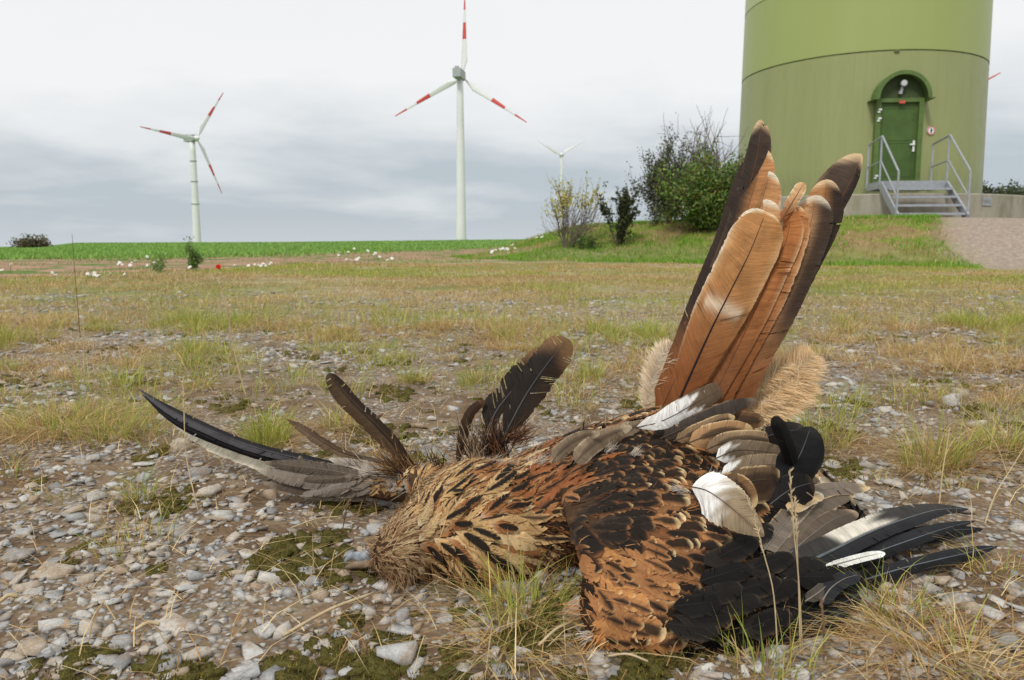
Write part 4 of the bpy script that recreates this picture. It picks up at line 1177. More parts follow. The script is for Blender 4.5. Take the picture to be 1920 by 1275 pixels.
vs = [[body_bm.verts.new(WG[i_, j_]) for j_ in range(nv)] for i_ in range(nu)]
vl = [[body_bm.verts.new(low[i_, j_]) for j_ in range(nv)] for i_ in range(nu)]
for i_ in range(nu - 1):
    for j_ in range(nv - 1):
        body_bm.faces.new((vs[i_][j_], vs[i_][j_ + 1], vs[i_ + 1][j_ + 1], vs[i_ + 1][j_])); body_bm.faces.new((vl[i_][j_], vl[i_ + 1][j_], vl[i_ + 1][j_ + 1], vl[i_][j_ + 1]))
for i_ in range(nu - 1):
    for j_ in (0, nv - 1): body_bm.faces.new((vs[i_][j_], vs[i_ + 1][j_], vl[i_ + 1][j_], vl[i_][j_]))
for j_ in range(nv - 1):
    for i_ in (0, nu - 1): body_bm.faces.new((vs[i_][j_], vl[i_][j_], vl[i_][j_ + 1], vs[i_][j_ + 1]))
# left wing arm reaching back and to the left
capsule([(onz(800, 905, .045), (.030, .03, .024)), (onz(740, 920, .026), (.022, .020, .015)), (onz(650, 912, .026), (.014, .012, .009)), (onz(570, 900, .030), (.010, .009, .007))])
bmesh.ops.recalc_face_normals(body_bm, faces=body_bm.faces)
tmp = bpy.data.meshes.new('tmp'); body_bm.to_mesh(tmp); body_bm.free()
to = bpy.data.objects.new('tmp', tmp); COL.objects.link(to)
rm = to.modifiers.new('r', 'REMESH'); rm.mode = 'VOXEL'; rm.voxel_size = .005
smd = to.modifiers.new('s', 'SMOOTH'); smd.iterations = 6; smd.factor = .6
dg = bpy.context.evaluated_depsgraph_get()
body_me = bpy.data.meshes.new_from_object(to.evaluated_get(dg)); body_me.name = 'body'
bpy.data.objects.remove(to)
body_skin = NT('body_down'); pb = body_skin.pos()
body_skin = body_skin.fin(body_skin.ramp(body_skin.noise(60, 6, .7, pb), [(.3, (.035, .022, .014)), (.55, (.09, .05, .028)), (.75, (.17, .10, .055))]), .95, body_skin.bump(body_skin.noise(300, 5, .7, pb), 1, .003), .05)
body_me.materials.clear(); body_me.materials.append(body_skin)
body_me.polygons.foreach_set('use_smooth', np.ones(len(body_me.polygons), bool))
bird = thing('dead_bird', 'dead rufous bird of prey lying on gravel with raised forked tail and spread black wing', 'bird', (0, 0, 0))
link('body', body_me, bird)
nv_ = len(body_me.vertices); bco = np.empty(nv_ * 3); body_me.vertices.foreach_get('co', bco); bco = bco.reshape(-1, 3)
body_me.calc_loop_triangles()
bt = np.empty(len(body_me.loop_triangles) * 3, np.int32); body_me.loop_triangles.foreach_get('vertices', bt); bt = bt.reshape(-1, 3)
bvh = BVHTree.FromPolygons([tuple(v) for v in bco], [tuple(int(q) for q in t) for t in bt])
def hit(px_, py_):
    d = Vector(ray(px_, py_)).normalized(); loc, nr, idx, dist = bvh.ray_cast(Vector((0, 0, CAM_H)), d)
    return (np.array(loc), np.array(nr)) if loc is not None else (None, None)
def snap(p):
    loc, nr, idx, dist = bvh.find_nearest(Vector(p)); return np.array(loc), np.array(nr)

# ---- colour patterns (s along, u across, negative = left vane)
def pat(base, fringe, edge=.16, dark=None, dk=(.45, .95, .55), tipw=.1, root=None):
    """base vane, pale fringe round the edge and tip, optional dark drop mark: (start, end, half width)"""
    def f(s, u, r):
        b = base * (1 + r.normal(0, .06)); c = np.broadcast_to(b, s.shape + (3,)).copy()
        if root is not None: c = mixc(c, root, 1 - sstep(.15, .5, s))
        if dark is not None:
            a, e, w = dk; t = (s - a) / (e - a); ww = w * np.sqrt(np.clip(1 - (2 * t - 1.1) ** 2, 0, 1))
            m = sstep(0, .18, ww - np.abs(u) + r.normal(0, .03)) ; c = mixc(c, dark, m)
        fr = np.maximum(sstep(1 - edge * 1.4, 1 - edge * .4, np.abs(u)), sstep(1 - tipw * 1.3, 1 - tipw * .4, s))
        if fringe is not None: c = mixc(c, fringe * (1 + r.normal(0, .08)), fr * .9)
        return c
    return f
def cc(*a): return np.clip(np.array(a, float), 0, 1)

STY = {}
# len, width half (in mm), pattern list, K, fluff, gaps
STY['wing'] = dict(p=[pat(RUF, BUFF, .20, DKBROWN * .55, (.35, 1.0, .62), .10, RUFD), pat(RUF * .85, TAN, .22, BROWN_BLACK * .9, (.4, .98, .55), .10), pat(RUFD, RUF, .25, BROWN_BLACK, (.3, 1.0, .70), .08), pat(lin(185, 125, 78), BUFF, .18, DKBROWN * .8, (.45, .98, .45), .12)])
STY['small'] = dict(p=[pat(RUF, lin(195, 138, 86), .15, None), pat(lin(196, 134, 80), TAN, .15, None), pat(RUF, TAN, .2, BROWN_BLACK, (.35, .98, .34), .05), pat(RUF, TAN * .9, .2, BROWN_BLACK, (.4, .99, .34), .03)])
STY['scap'] = dict(p=[pat(lin(68, 54, 46), RUFD, .2, BROWN_BLACK, (.2, 1, .7), tipw=.09), pat(DKBROWN, RUF * .9, .2, BROWN_BLACK, (.2, 1, .65), .08), pat(lin(84, 66, 54), lin(150, 112, 78), .16, BROWN_BLACK * 1.1, (.2, 1, .6), tipw=.08), pat(RUFD * .8, TAN, .18, BROWN_BLACK, (.2, 1, .62), .07)])
STY['black'] = dict(p=[pat(lin(42, 37, 34), lin(74, 62, 52), .10, None, tipw=.05), pat(lin(34, 31, 30), lin(56, 48, 43), .10, None, tipw=.04), pat(lin(50, 42, 37), lin(86, 70, 57), .08, lin(34, 30, 29), (.2, .95, .8), .04)])
STY['neck'] = dict(p=[pat(TAN * .95, TAN * 1.1, .2, BROWN_BLACK * 1.1, (.30, .97, .34), .04), pat(lin(195, 138, 88), TAN, .2, BROWN_BLACK, (.2, .99, .42), .03), pat(RUF, TAN * .9, .2, BROWN_BLACK, (.3, 1.0, .38), .03), pat(lin(212, 176, 132), BUFF * .9, .2, None), pat(TAN * .85, TAN, .2, None), pat(TAN * .85, TAN, .2, DKBROWN, (.3, .97, .3), .05), pat(lin(168, 112, 70), RUF, .2, None)])
STY['tawny'] = dict(p=[pat(RUF, TAN, .15, BROWN_BLACK, (.25, .98, .30), .04), pat(RUFD * 1.1, RUF, .15, BROWN_BLACK, (.3, .98, .35), .05), pat(lin(165, 100, 58), RUF, .2, None)])
STY['face'] = dict(p=[pat(lin(168, 136, 102), TAN * .9, .2, None), pat(lin(148, 114, 84), lin(175, 143, 108), .2, None), pat(lin(184, 156, 122), TAN * .9, .2, None)])
STY['belly'] = dict(p=[pat(lin(70, 48, 34), lin(105, 70, 45), .2, None), pat(lin(50, 36, 28), lin(80, 55, 38), .2, None)])
STY['grey'] = dict(p=[pat(lin(175, 155, 135), BUFF, .15, None, root=PALE), pat(GREYB, BUFF, .12, None), pat(lin(120, 98, 80), TAN, .12, None)])
STY['greybrown'] = dict(p=[pat(lin(135, 122, 112), lin(176, 164, 150), .12, None), pat(lin(104, 90, 80), lin(150, 134, 120), .12, None), pat(lin(160, 148, 138), lin(196, 186, 172), .1, None)])
STY['orange'] = dict(p=[pat(lin(190, 130, 82), BUFF, .16, lin(90, 66, 50), (.2, .9, .55), .12), pat(lin(140, 100, 68), BUFF, .14, None, tipw=.1)])

# px, py, dirx, diry, length mm, half width mm, style, lift, fluff
GUIDES = [
    (672, 1048, 1, -.15, 9, 1.8, 'face', .2, .3), (700, 1000, 1, -.45, 13, 2.0, 'face', .2, .3), (730, 960, .8, -.7, 15, 2.0, 'face', .2, .3),
    (720, 1060, 1, .2, 13, 2.0, 'face', .3, .35), (760, 1010, .9, -.3, 15, 2.2, 'face', .25, .3), (770, 1070, .6, .8, 16, 2.3, 'face', .3, .35), (730, 1085, .5, .8, 13, 2, 'face', .3, .35),
    (760, 940, .35, -1, 24, 2.6, 'neck', .2, .25), (790, 900, .6, -.8, 26, 3.0, 'neck', .2, .2), (800, 960, .5, -.85, 26, 3.0, 'neck', .15, .2), (840, 990, .5, -.8, 24, 3.0, 'neck', .15, .2),
    (840, 900, 1, -.6, 32, 4.2, 'neck', .15, .12), (900, 890, 1, -.42, 36, 4.8, 'neck', .15, .12), (870, 940, 1, -.55, 34, 4.8, 'neck', .15, .12), (940, 930, 1, -.35, 38, 5.0, 'tawny', .15, .12),
    (880, 990, 1, -.35, 34, 4.8, 'neck', .15, .12), (950, 990, 1, -.1, 36, 5.0, 'neck', .15, .12), (1000, 900, 1, -.35, 36, 5.0, 'tawny', .15, .15), (1010, 950, 1, -.25, 34, 5, 'tawny', .15, .15),
    (850, 1030, .5, .6, 30, 4.2, 'neck', .15, .15), (900, 1040, .8, .5, 34, 4.6, 'neck', .15, .15), (960, 1040, 1, .35, 36, 4.8, 'neck', .15, .15), (820, 1060, .25, 1, 26, 3.6, 'neck', .2, .2),
    (860, 1080, .45, 1, 34, 4.4, 'neck', .15, .2), (910, 1090, .6, .8, 34, 4.6, 'neck', .15, .2), (790, 1090, .1, 1, 20, 2.6, 'face', .25, .3), (980, 1080, .8, .5, 32, 4.6, 'tawny', .2, .2),
    (1030, 1000, .7, .4, 26, 4.0, 'belly', .1, .3), (1050, 1060, .5, .6, 24, 4, 'belly', .1, .3), (1010, 1100, .5, .7, 24, 4, 'belly', .1, .3),
    (1050, 890, 1, -.5, 32, 6.0, 'scap', .15, .1), (1080, 950, 1, -.45, 34, 6.2, 'scap', .15, .1), (1110, 880, 1, -.45, 34, 6.5, 'scap', .15, .08), (1150, 840, 1, -.38, 34, 6.8, 'scap', .15, .06),
    (1200, 800, 1, -.3, 34, 7.0, 'wing', .15, .05), (1260, 800, 1, -.2, 34, 7.5, 'wing', .15, .05), (1330, 800, 1, -.15, 34, 7.5, 'orange', .15, .05), (1180, 880, 1, -.25, 32, 7.2, 'wing', .15, .05),
    (1250, 860, 1, -.15, 32, 7.5, 'wing', .15, .05), (1330, 860, 1, -.05, 34, 7.8, 'wing', .15, .05), (1110, 1000, 1, -.25, 28, 5.8, 'scap', .15, .08), (1160, 940, 1, -.15, 30, 6.5, 'wing', .15, .05),
    (1230, 930, 1, -.05, 30, 7.0, 'wing', .15, .05), (1300, 920, 1, .05, 32, 7.5, 'wing', .15, .05), (1370, 920, 1, .1, 34, 8, 'wing', .15, .05),
    (1100, 1050, .8, .6, 20, 3.8, 'small', .1, .08), (1150, 1020, 1, .25, 24, 5.0, 'small', .12, .06), (1220, 1000, 1, .12, 26, 6.0, 'wing', .15, .05), (1300, 1000, 1, .15, 30, 7.5, 'wing', .15, .05), (1370, 1000, 1, .1, 32, 8, 'wing', .15, .05),
    (1110, 1110, .8, .5, 22, 4.2, 'small', .1, .08), (1170, 1090, 1, .25, 24, 5, 'small', .12, .06), (1240, 1080, 1, .2, 28, 6.5, 'wing', .15, .05), (1320, 1070, 1, .15, 31, 8, 'wing', .15, .04),
    (1110, 1170, .9, .5, 24, 5, 'small', .12, .1), (1170, 1160, 1, .3, 26, 5.5, 'wing', .15, .06), (1240, 1130, 1, .1, 28, 6.5, 'wing', .15, .06), (1310, 1120, 1, 0, 30, 7.5, 'wing', .15, .05),
    (1120, 1210, 1, .2, 24, 5, 'small', .15, .1), (1190, 1205, 1, .1, 26, 6, 'wing', .15, .08), (1250, 1190, 1, .05, 32, 7, 'black', .12, .06), (1320, 1180, 1, 0, 34, 7.5, 'black', .1, .05),
    (1400, 1060, 1, -.1, 36, 9, 'black', .08, .03), (1380, 1140, 1, -.1, 38, 9, 'black', .08, .04), (1450, 1000, 1, -.35, 38, 9, 'black', .08, .03), (1460, 1100, 1, -.25, 40, 9, 'black', .08, .03),
    (1540, 1050, 1, -.25, 40, 10, 'black', .06, .02), (1530, 1130, 1, -.3, 40, 9, 'black', .06, .02), (1450, 930, .8, -.6, 38, 9, 'black', .08, .03), (1540, 960, 1, -.3, 38, 10, 'black', .06, .03), (1400, 1200, 1, -.15, 36, 8, 'black', .08, .03),
    (1420, 860, 1, -.1, 34, 8, 'grey', .1, .04), (1600, 1000, 1, -.3, 38, 10, 'black', .06, .02), (1600, 1080, 1, -.3, 38, 9, 'black', .06, .02),
    (760, 905, -1, .1, 24, 3, 'greybrown', .2, .3), (680, 905, -1, -.05, 30, 4, 'greybrown', .2, .2), (600, 900, -1, -.1, 32, 4.5, 'greybrown', .2, .2), (540, 880, -1, -.2, 30, 4.5, 'greybrown', .15, .15),
]
gp_, gd_, gn_ = [], [], []
for g_ in GUIDES:
    a, na = hit(g_[0], g_[1])
    if a is None:
        a, na = snap(PZ(g_[0], g_[1], .03))
    b_, nb_ = hit(g_[0] + g_[2] * 12, g_[1] + g_[3] * 12)
    if b_ is None or np.linalg.norm(b_ - a) > .05:
        # project the image direction on the tangent plane
        v1_ = ray(g_[0] + g_[2] * 12, g_[1] + g_[3] * 12); vv_ = v1_ / np.linalg.norm(v1_); o_ = np.array([0, 0, CAM_H])
        t_ = ((a - o_) @ na) / (vv_ @ na) if abs(vv_ @ na) > .05 else np.linalg.norm(a - o_)
        b_ = o_ + vv_ * t_
    d_ = b_ - a; d_ /= np.linalg.norm(d_) + 1e-9
    gp_.append(a); gd_.append(d_); gn_.append(na)
gp_ = np.array(gp_); gd_ = np.array(gd_)
SC_ = {'wing': (1.35, 1.4), 'orange': (1.3, 1.3), 'grey': (1.3, 1.3), 'scap': (1.3, 1.3), 'small': (1.1, 1.1), 'neck': (1.25, 1.25), 'tawny': (1.25, 1.25), 'black': (1.0, 1.0)}
g_len = np.array([g_[4] * SC_.get(g_[6], (1, 1))[0] for g_ in GUIDES]) / 1000; g_w = np.array([g_[5] * SC_.get(g_[6], (1, 1))[1] for g_ in GUIDES]) / 1000
g_sty = [g_[6] for g_ in GUIDES]; g_lift = np.array([g_[7] for g_ in GUIDES]); g_fl = np.array([g_[8] for g_ in GUIDES])

# samples over the whole body surface (poisson like)
tri = bco[bt]; ar = np.linalg.norm(np.cross(tri[:, 1] - tri[:, 0], tri[:, 2] - tri[:, 0]), axis=1) / 2
tn = np.cross(tri[:, 1] - tri[:, 0], tri[:, 2] - tri[:, 0]); tn /= np.linalg.norm(tn, axis=1)[:, None] + 1e-12
okf = (tn[:, 2] > -.35) & (tri[:, :, 2].mean(1) > .002)
prb = ar * okf; prb /= prb.sum()
R2 = np.random.default_rng(11)
cand = R2.choice(len(tri), 30000, p=prb); u_ = R2.random((30000, 2)); fl_ = u_.sum(1) > 1; u_[fl_] = 1 - u_[fl_]
cpts = tri[cand, 0] + u_[:, :1] * (tri[cand, 1] - tri[cand, 0]) + u_[:, 1:] * (tri[cand, 2] - tri[cand, 0]); cn = tn[cand]
dm = np.linalg.norm(cpts[:, None] - gp_[None], axis=2)
nearest = dm.argmin(1); cw = g_w[nearest]
cell = {}; keepi = []
for i_ in range(len(cpts)):
    p_ = cpts[i_]; rad = cw[i_] * (1.25 + .55 * R2.random()) + .0004
    k_ = tuple((p_ / .008).astype(int)); okk = True
    for a in (-1, 0, 1):
        for b_ in (-1, 0, 1):
            for c_ in (-1, 0, 1):
                for j_ in cell.get((k_[0] + a, k_[1] + b_, k_[2] + c_), ()):
                    if np.sum((cpts[j_] - p_) ** 2) < rad * rad: okk = False; break
                if not okk: break
            if not okk: break
        if not okk: break
    if okk: cell.setdefault(k_, []).append(i_); keepi.append(i_)
contour = []
for i_ in keepi:
    p_ = cpts[i_]; d_ = dm[i_]
    ks = np.argsort(d_)[:4]; w_ = 1 / (d_[ks] + .004) ** 2; w_ /= w_.sum()
    dr = (gd_[ks] * w_[:, None]).sum(0) + R2.normal(0, .16, 3); ln = (g_len[ks] * w_).sum() * R2.uniform(1.05, 1.75); wd = (g_w[ks] * w_).sum() * R2.uniform(1.0, 1.55)
    si = ks[0] if R2.random() < .72 else ks[R2.choice(4, p=w_)]
    sty = g_sty[si]; lift = (g_lift[ks] * w_).sum(); flf = g_fl[si]
    nrm_ = cn[i_]; dr = dr - (dr @ nrm_) * nrm_; dr /= np.linalg.norm(dr) + 1e-9
    q = p_.copy(); P_ = []; N_ = []; nst = 4; nprev = nrm_
    for k_ in range(nst + 1):
        t = k_ / nst
        P_.append(q + nprev * (.0006 + ln * lift * t ** 1.3 * R2.uniform(.4, 1.1) * .42)); N_.append(nprev)
        q2 = q + dr * ln / nst; loc, nn_ = snap(q2)
        if np.linalg.norm(loc - q2) > ln * .35 or nn_ @ nprev < .3: nn_ = nprev; loc = q2      # bridge over a hollow or an edge
        dr = loc - q; dr = dr - (dr @ nn_) * nn_ * .5; dr /= np.linalg.norm(dr) + 1e-9
        q = loc; nprev = nn_ * .7 + nprev * .3; nprev /= np.linalg.norm(nprev)
    P_ = np.array(P_)
    if P_[:, 2].min() < .001: P_[:, 2] = np.maximum(P_[:, 2], .001)
    contour.append((p_, P_, np.array(N_), wd, ln, sty, flf, int(R2.integers(1, 1 << 30))))
def visible_size(c_):
    x, y = proj(c_[0]); return c_[3] * c_[4] / (c_[0][1] ** 2) * (1 if (c_[2][0] @ (np.array([0, 0, CAM_H]) - c_[0])) > 0 else .1) * (0.02 if c_[5] in ('face', 'belly') else 1)
order_ = sorted(range(len(contour)), key=lambda k: -visible_size(contour[k]))
N_IND = 225
bulk = []
shapes = {'wing': dict(s1=.62, base=.6, rise=.4), 'small': dict(s1=.6, base=.6, rise=.4), 'scap': dict(s1=.6, base=.6, rise=.4), 'black': dict(s1=.66, base=.65, rise=.35), 'neck': dict(s1=.45, base=.6, rise=.3, pt=1.8, sharp=.7),
          'tawny': dict(s1=.45, base=.5, rise=.3, pt=1.7, sharp=.7), 'face': dict(s1=.2, base=.6, rise=.2, pt=1.4, sharp=1.0), 'belly': dict(s1=.3, base=.5, rise=.3, pt=1.6, sharp=.9), 'grey': dict(s1=.66, base=.6, rise=.4), 'greybrown': dict(s1=.55, base=.6, rise=.4), 'orange': dict(s1=.66, base=.6, rise=.4)}
for rank, k in enumerate(order_):
    p_, P_, N_, wd, ln, sty, flf, sd_ = contour[k]
    rr_ = np.random.default_rng(sd_); pf = STY[sty]['p'][int(rr_.integers(0, len(STY[sty]['p'])))]
    big = rank < N_IND
    wd2 = wd * (1.35 if sty in ('wing', 'scap', 'small', 'black', 'orange', 'grey') else 1.25)
    res = feather(P_, N_, wd2, wd2, pf, K=19 if sty not in ('face', 'belly') else 10, Mx=3, prof=shapes[sty], rag=.10 + flf * .5, gaps=1 + int(flf * 6), camber=.22, start=.02, shaft=.00022 if sty in ('wing', 'black', 'scap') else 0, seed=sd_ % 1000, fluff=flf, shaft_col=DKBROWN, sides=3)
    if big: link('covert_feather', mk_mesh('covert_feather', res[0], res[1], res[2], res[3], feather_mat, True), bird)
    else: bulk.append(res)
off = 0; VV, FF, CC, UU = [], [], [], []
for v, f, c, u in bulk: VV.append(v); FF.append(f + off); CC.append(c); UU.append(u); off += len(v)
link('contour_feathers', mk_mesh('contour_feathers', np.concatenate(VV), np.concatenate(FF), np.concatenate(CC), np.concatenate(UU), feather_mat, True), bird, kind='stuff')

# loose hair-like down and frayed barbs over head, neck and wing root
def strands(pts, nrms, dirs, L, w, cols, bend, r):
    n = len(pts); seg = 4; V = np.zeros((n, 2 * seg + 1, 3)); C = np.zeros((n, 2 * seg + 1, 3)); wob = r.normal(0, 1, (n, 3))
    wd = np.cross(dirs, nrms); wd /= np.linalg.norm(wd, axis=1)[:, None] + 1e-9
    for k in range(seg + 1):
        t = k / seg; p = pts + dirs * (L * t)[:, None] + nrms * (L * bend * (t - .6 * t * t) * 1.4)[:, None] + wob * (L * .16 * t * t)[:, None]
        p[:, 2] = np.maximum(p[:, 2], .001)
        if k < seg:
            ww = (w * (1 - t * .7) / 2)[:, None]; V[:, 2 * k] = p - wd * ww; V[:, 2 * k + 1] = p + wd * ww; C[:, 2 * k] = C[:, 2 * k + 1] = cols * (.8 + .35 * t)
        else: V[:, 2 * seg] = p; C[:, 2 * seg] = cols * 1.15
    f = []
    for k in range(seg - 1): a = 2 * k; f += [(a, a + 1, a + 3), (a, a + 3, a + 2)]
    f.append((2 * seg - 2, 2 * seg - 1, 2 * seg)); f = np.array(f)[None] + (np.arange(n) * (2 * seg + 1))[:, None, None]
    return V.reshape(-1, 3), f.reshape(-1, 3), C.reshape(-1, 3)
R3 = np.random.default_rng(5)
sel = R3.choice(len(cpts), 26000); stn_ = np.array(g_sty)[nearest[sel]]
pr_ = {'face': 1.0, 'neck': .10, 'tawny': .08, 'belly': .5, 'greybrown': .10, 'scap': .05, 'wing': .03, 'small': .06}
sel = sel[[R3.random() < pr_.get(s_, 0) for s_ in stn_]]
hp = cpts[sel] + R3.normal(0, .002, (len(sel), 3)); hn = cn[sel]; hd = gd_[nearest[sel]] + R3.normal(0, .35, (len(sel), 3)); hd -= (hd * hn).sum(1)[:, None] * hn; hd /= np.linalg.norm(hd, axis=1)[:, None]
sty_ = np.array(g_sty)[nearest[sel]]
pal = {'face': [lin(186, 152, 114), lin(155, 118, 84), lin(200, 172, 136), lin(122, 92, 68)], 'neck': [lin(215, 180, 135), lin(190, 140, 92), lin(160, 110, 68)], 'tawny': [lin(180, 115, 66), lin(90, 60, 40)], 'belly': [lin(80, 52, 34), lin(120, 78, 48), lin(45, 33, 26)],
       'greybrown': [lin(150, 135, 120), lin(110, 92, 76), lin(190, 178, 160)], 'scap': [lin(150, 95, 58), lin(70, 50, 38)], 'wing': [lin(190, 130, 80), lin(130, 85, 52)], 'small': [lin(205, 145, 90), lin(225, 175, 120)]}
hc = np.array([pal[s_][int(R3.integers(0, len(pal[s_])))] for s_ in sty_]) * R3.uniform(.7, 1.2, (len(sel), 1))
hl = np.array([{'face': .013, 'neck': .022, 'greybrown': .024, 'belly': .018}.get(s_, .014) for s_ in sty_]) * R3.uniform(.6, 1.5, len(sel))
v, f, c = strands(hp + hn * .001, hn, hd, hl, np.full(len(sel), .00075), hc * BOOST, R3.uniform(.05, .35, len(sel)), R3)
down_mat = attr_mat('down_material', .8, .1, .3)
link('down', mk_mesh('down', v, f, c, mat=down_mat), bird, kind='stuff')

# dishevelled longer wisps under the head and breast
dsh = []
for x, y, dx, dy, nn2, spr, cols_ in ((800, 1085, .3, 1, 160, 26, 'face'), (870, 1095, .5, .8, 120, 26, 'neck'), (740, 1080, .1, 1, 120, 20, 'face'), (840, 1040, .3, .7, 140, 22, 'belly'), (1075, 1010, .1, 1, 160, 22, 'belly'), (1090, 1195, -.5, .5, 24, 10, 'small'), (1082, 1140, -.5, .4, 20, 12, 'small')):
    h_, n_ = hit(x, y)
    if h_ is None: h_, n_ = snap(PZ(x, y, .03))
    p0 = h_ + R3.normal(0, spr / FPX * h_[1], (nn2, 3)); p0 = np.array([snap(q)[0] for q in p0]) + n_ * .002
    vdir = PY(x + dx * 20, y + dy * 20, h_[1]) - PY(x, y, h_[1]); vdir /= np.linalg.norm(vdir)
    ncl = 14; cl_ = R3.integers(0, ncl, nn2); cd = R3.normal(0, .35, (ncl, 3))
    dd = vdir[None] + cd[cl_] + R3.normal(0, .12, (nn2, 3)); dd /= np.linalg.norm(dd, axis=1)[:, None]
    dsh.append(strands(p0, np.tile(n_, (nn2, 1)), dd, R3.uniform(.012, .03, nn2), np.full(nn2, .0009), np.array(pal[cols_])[R3.integers(0, len(pal[cols_]), nn2)] * R3.uniform(.6, 1.2, (nn2, 1)), R3.uniform(-.1, .3, nn2), R3))
v, f, c = join(dsh); link('ruffled_down', mk_mesh('ruffled_down', v, f, c, mat=down_mat), bird, kind='stuff')

# beak: hooked, blue grey with horn coloured lower half
bk = MB(); tipp = onz(645, 1062, .006); rootp = onz(697, 1046, .022)
ax_ = np.array(rootp) - np.array(tipp); Lb = np.linalg.norm(ax_); ax_ /= Lb
def beak_part(name, z0, z1, mat, hook):
    b = MB(); pts = []; rad = []
    for t in np.linspace(0, 1, 10):
        p = np.array(tipp) + ax_ * Lb * t + np.array([0, 0, z0 * (1 - t) + z1 * t + hook * math.sin(min(t * 1.6, 1) * PI) * .004])
        pts.append(p); rad.append(.0010 + .0062 * t ** .7)
    b.tube(pts, rad, 12); o = b.build(name, mat, bird, smooth=True); return o
beak_mat = simple_mat('beak_bluegrey', (.33, .37, .40), .45, .25, 120); horn = simple_mat('beak_horn', (.30, .22, .15), .5, .2, 120)
beak_part('upper_beak', .004, .004, beak_mat, 1.2); beak_part('lower_beak', -.002, -.003, horn, .2)

# ---------------------------------------------------------------- large feathers
CAMN = np.array([0, 0, CAM_H])
def big(name, pts, wl, wr, colf_, K=70, nrm_=None, label=None, quill=True, tilt=0.0, **kw):
    """pts: base to tip as (px, py, ('Y', d) or ('z', h)). widths in metres; normal faces the viewer side unless given"""
    P_ = []
    for a, b_, (m, v_) in pts: P_.append(PY(a, b_, v_) if m == 'Y' else (PZ(a, b_, v_) if m == 'z' else None))
    P_ = np.array(P_)
    if nrm_ is None:
        N_ = CAMN[None] - P_; N_ /= np.linalg.norm(N_, axis=1)[:, None]
        if tilt:
            T_ = np.gradient(P_, axis=0); T_ /= np.linalg.norm(T_, axis=1)[:, None]; B_ = np.cross(T_, N_); N_ = N_ * math.cos(tilt) + B_ * math.sin(tilt)
    else: N_ = np.tile(np.array(nrm_, float), (len(P_), 1))
    v, f, c, u = feather(P_, N_, wl, wr, colf_, K=K, Mx=kw.pop('Mx', 6), seed=int(RNG.integers(1, 900)), shaft=kw.pop('shaft', .0011) if quill else 0, **kw)
    # the shaft is the last block of vertices: split it off as a part of the feather
    if quill:
        ns = 17 * 4; o = link(name, mk_mesh(name, v[:-ns], f[f.max(1) < len(v) - ns], c[:-ns], u[:-ns], feather_mat, True), bird)
        fq = f[f.min(1) >= len(v) - ns] - (len(v) - ns); link('quill', mk_mesh('quill', v[-ns:], fq, c[-ns:], u[-ns:], feather_mat, True), o)
    else: o = link(name, mk_mesh(name, v, f, c, u, feather_mat, True), bird)
    if label: o['label'] = label
    return o
def Zt(x, y): return (1180 + x * .4706, 200 + y * .4706)
def tail_pts(L, Y0, Y1): 
    n = len(L); L = list(L)
    if n > 4: L[0] = (L[0][0] - (L[1][0] - L[0][0]) * .42, L[0][1] - (L[1][1] - L[0][1]) * .42)
    return [(*Zt(*p), ('Y', Y0 + (Y1 - Y0) * i / (n - 1))) for i, p in enumerate(L)]
def tailcol(core, edge, dk_side, dk_amt, dk_from=.0, tip=None, tipat=.93, root=None, blotch=None, rt0=.05, rt1=.85):
    core = core * np.array([.90, .86, .80]); edge = edge * .93
    def f(s, u, r):
        c = np.broadcast_to(core, s.shape + (3,)).copy()
        c = mixc(c, root if root is not None else lin(142, 84, 47), 1 - sstep(rt0, rt1, s))
        e = sstep(.72, 1.0, np.abs(u)) * sstep(.3, .8, s)
        c = mixc(c, edge, e * .8)
        if dk_amt:
            d = sstep(-.25, .55, u * dk_side + (s - .8) * .3 + r.normal(0, .02)) * sstep(dk_from, dk_from + .3, s) * dk_amt
            c = mixc(c, lin(62, 52, 50), d)
        if tip is not None: c = mixc(c, tip, sstep(tipat, min(tipat + .05, 1.0), s + .03 * np.abs(u)))
        if blotch: c = mixc(c, PALE, .55 * np.exp(-((s - blotch) / .035) ** 2) * (np.abs(u) < .75))
        return c
    return f
TB0 = 1.035
TP = dict(s1=.85, base=.60, rise=.6, pt=2.0)
mm_ = .001
CAP = lin(232, 196, 160)
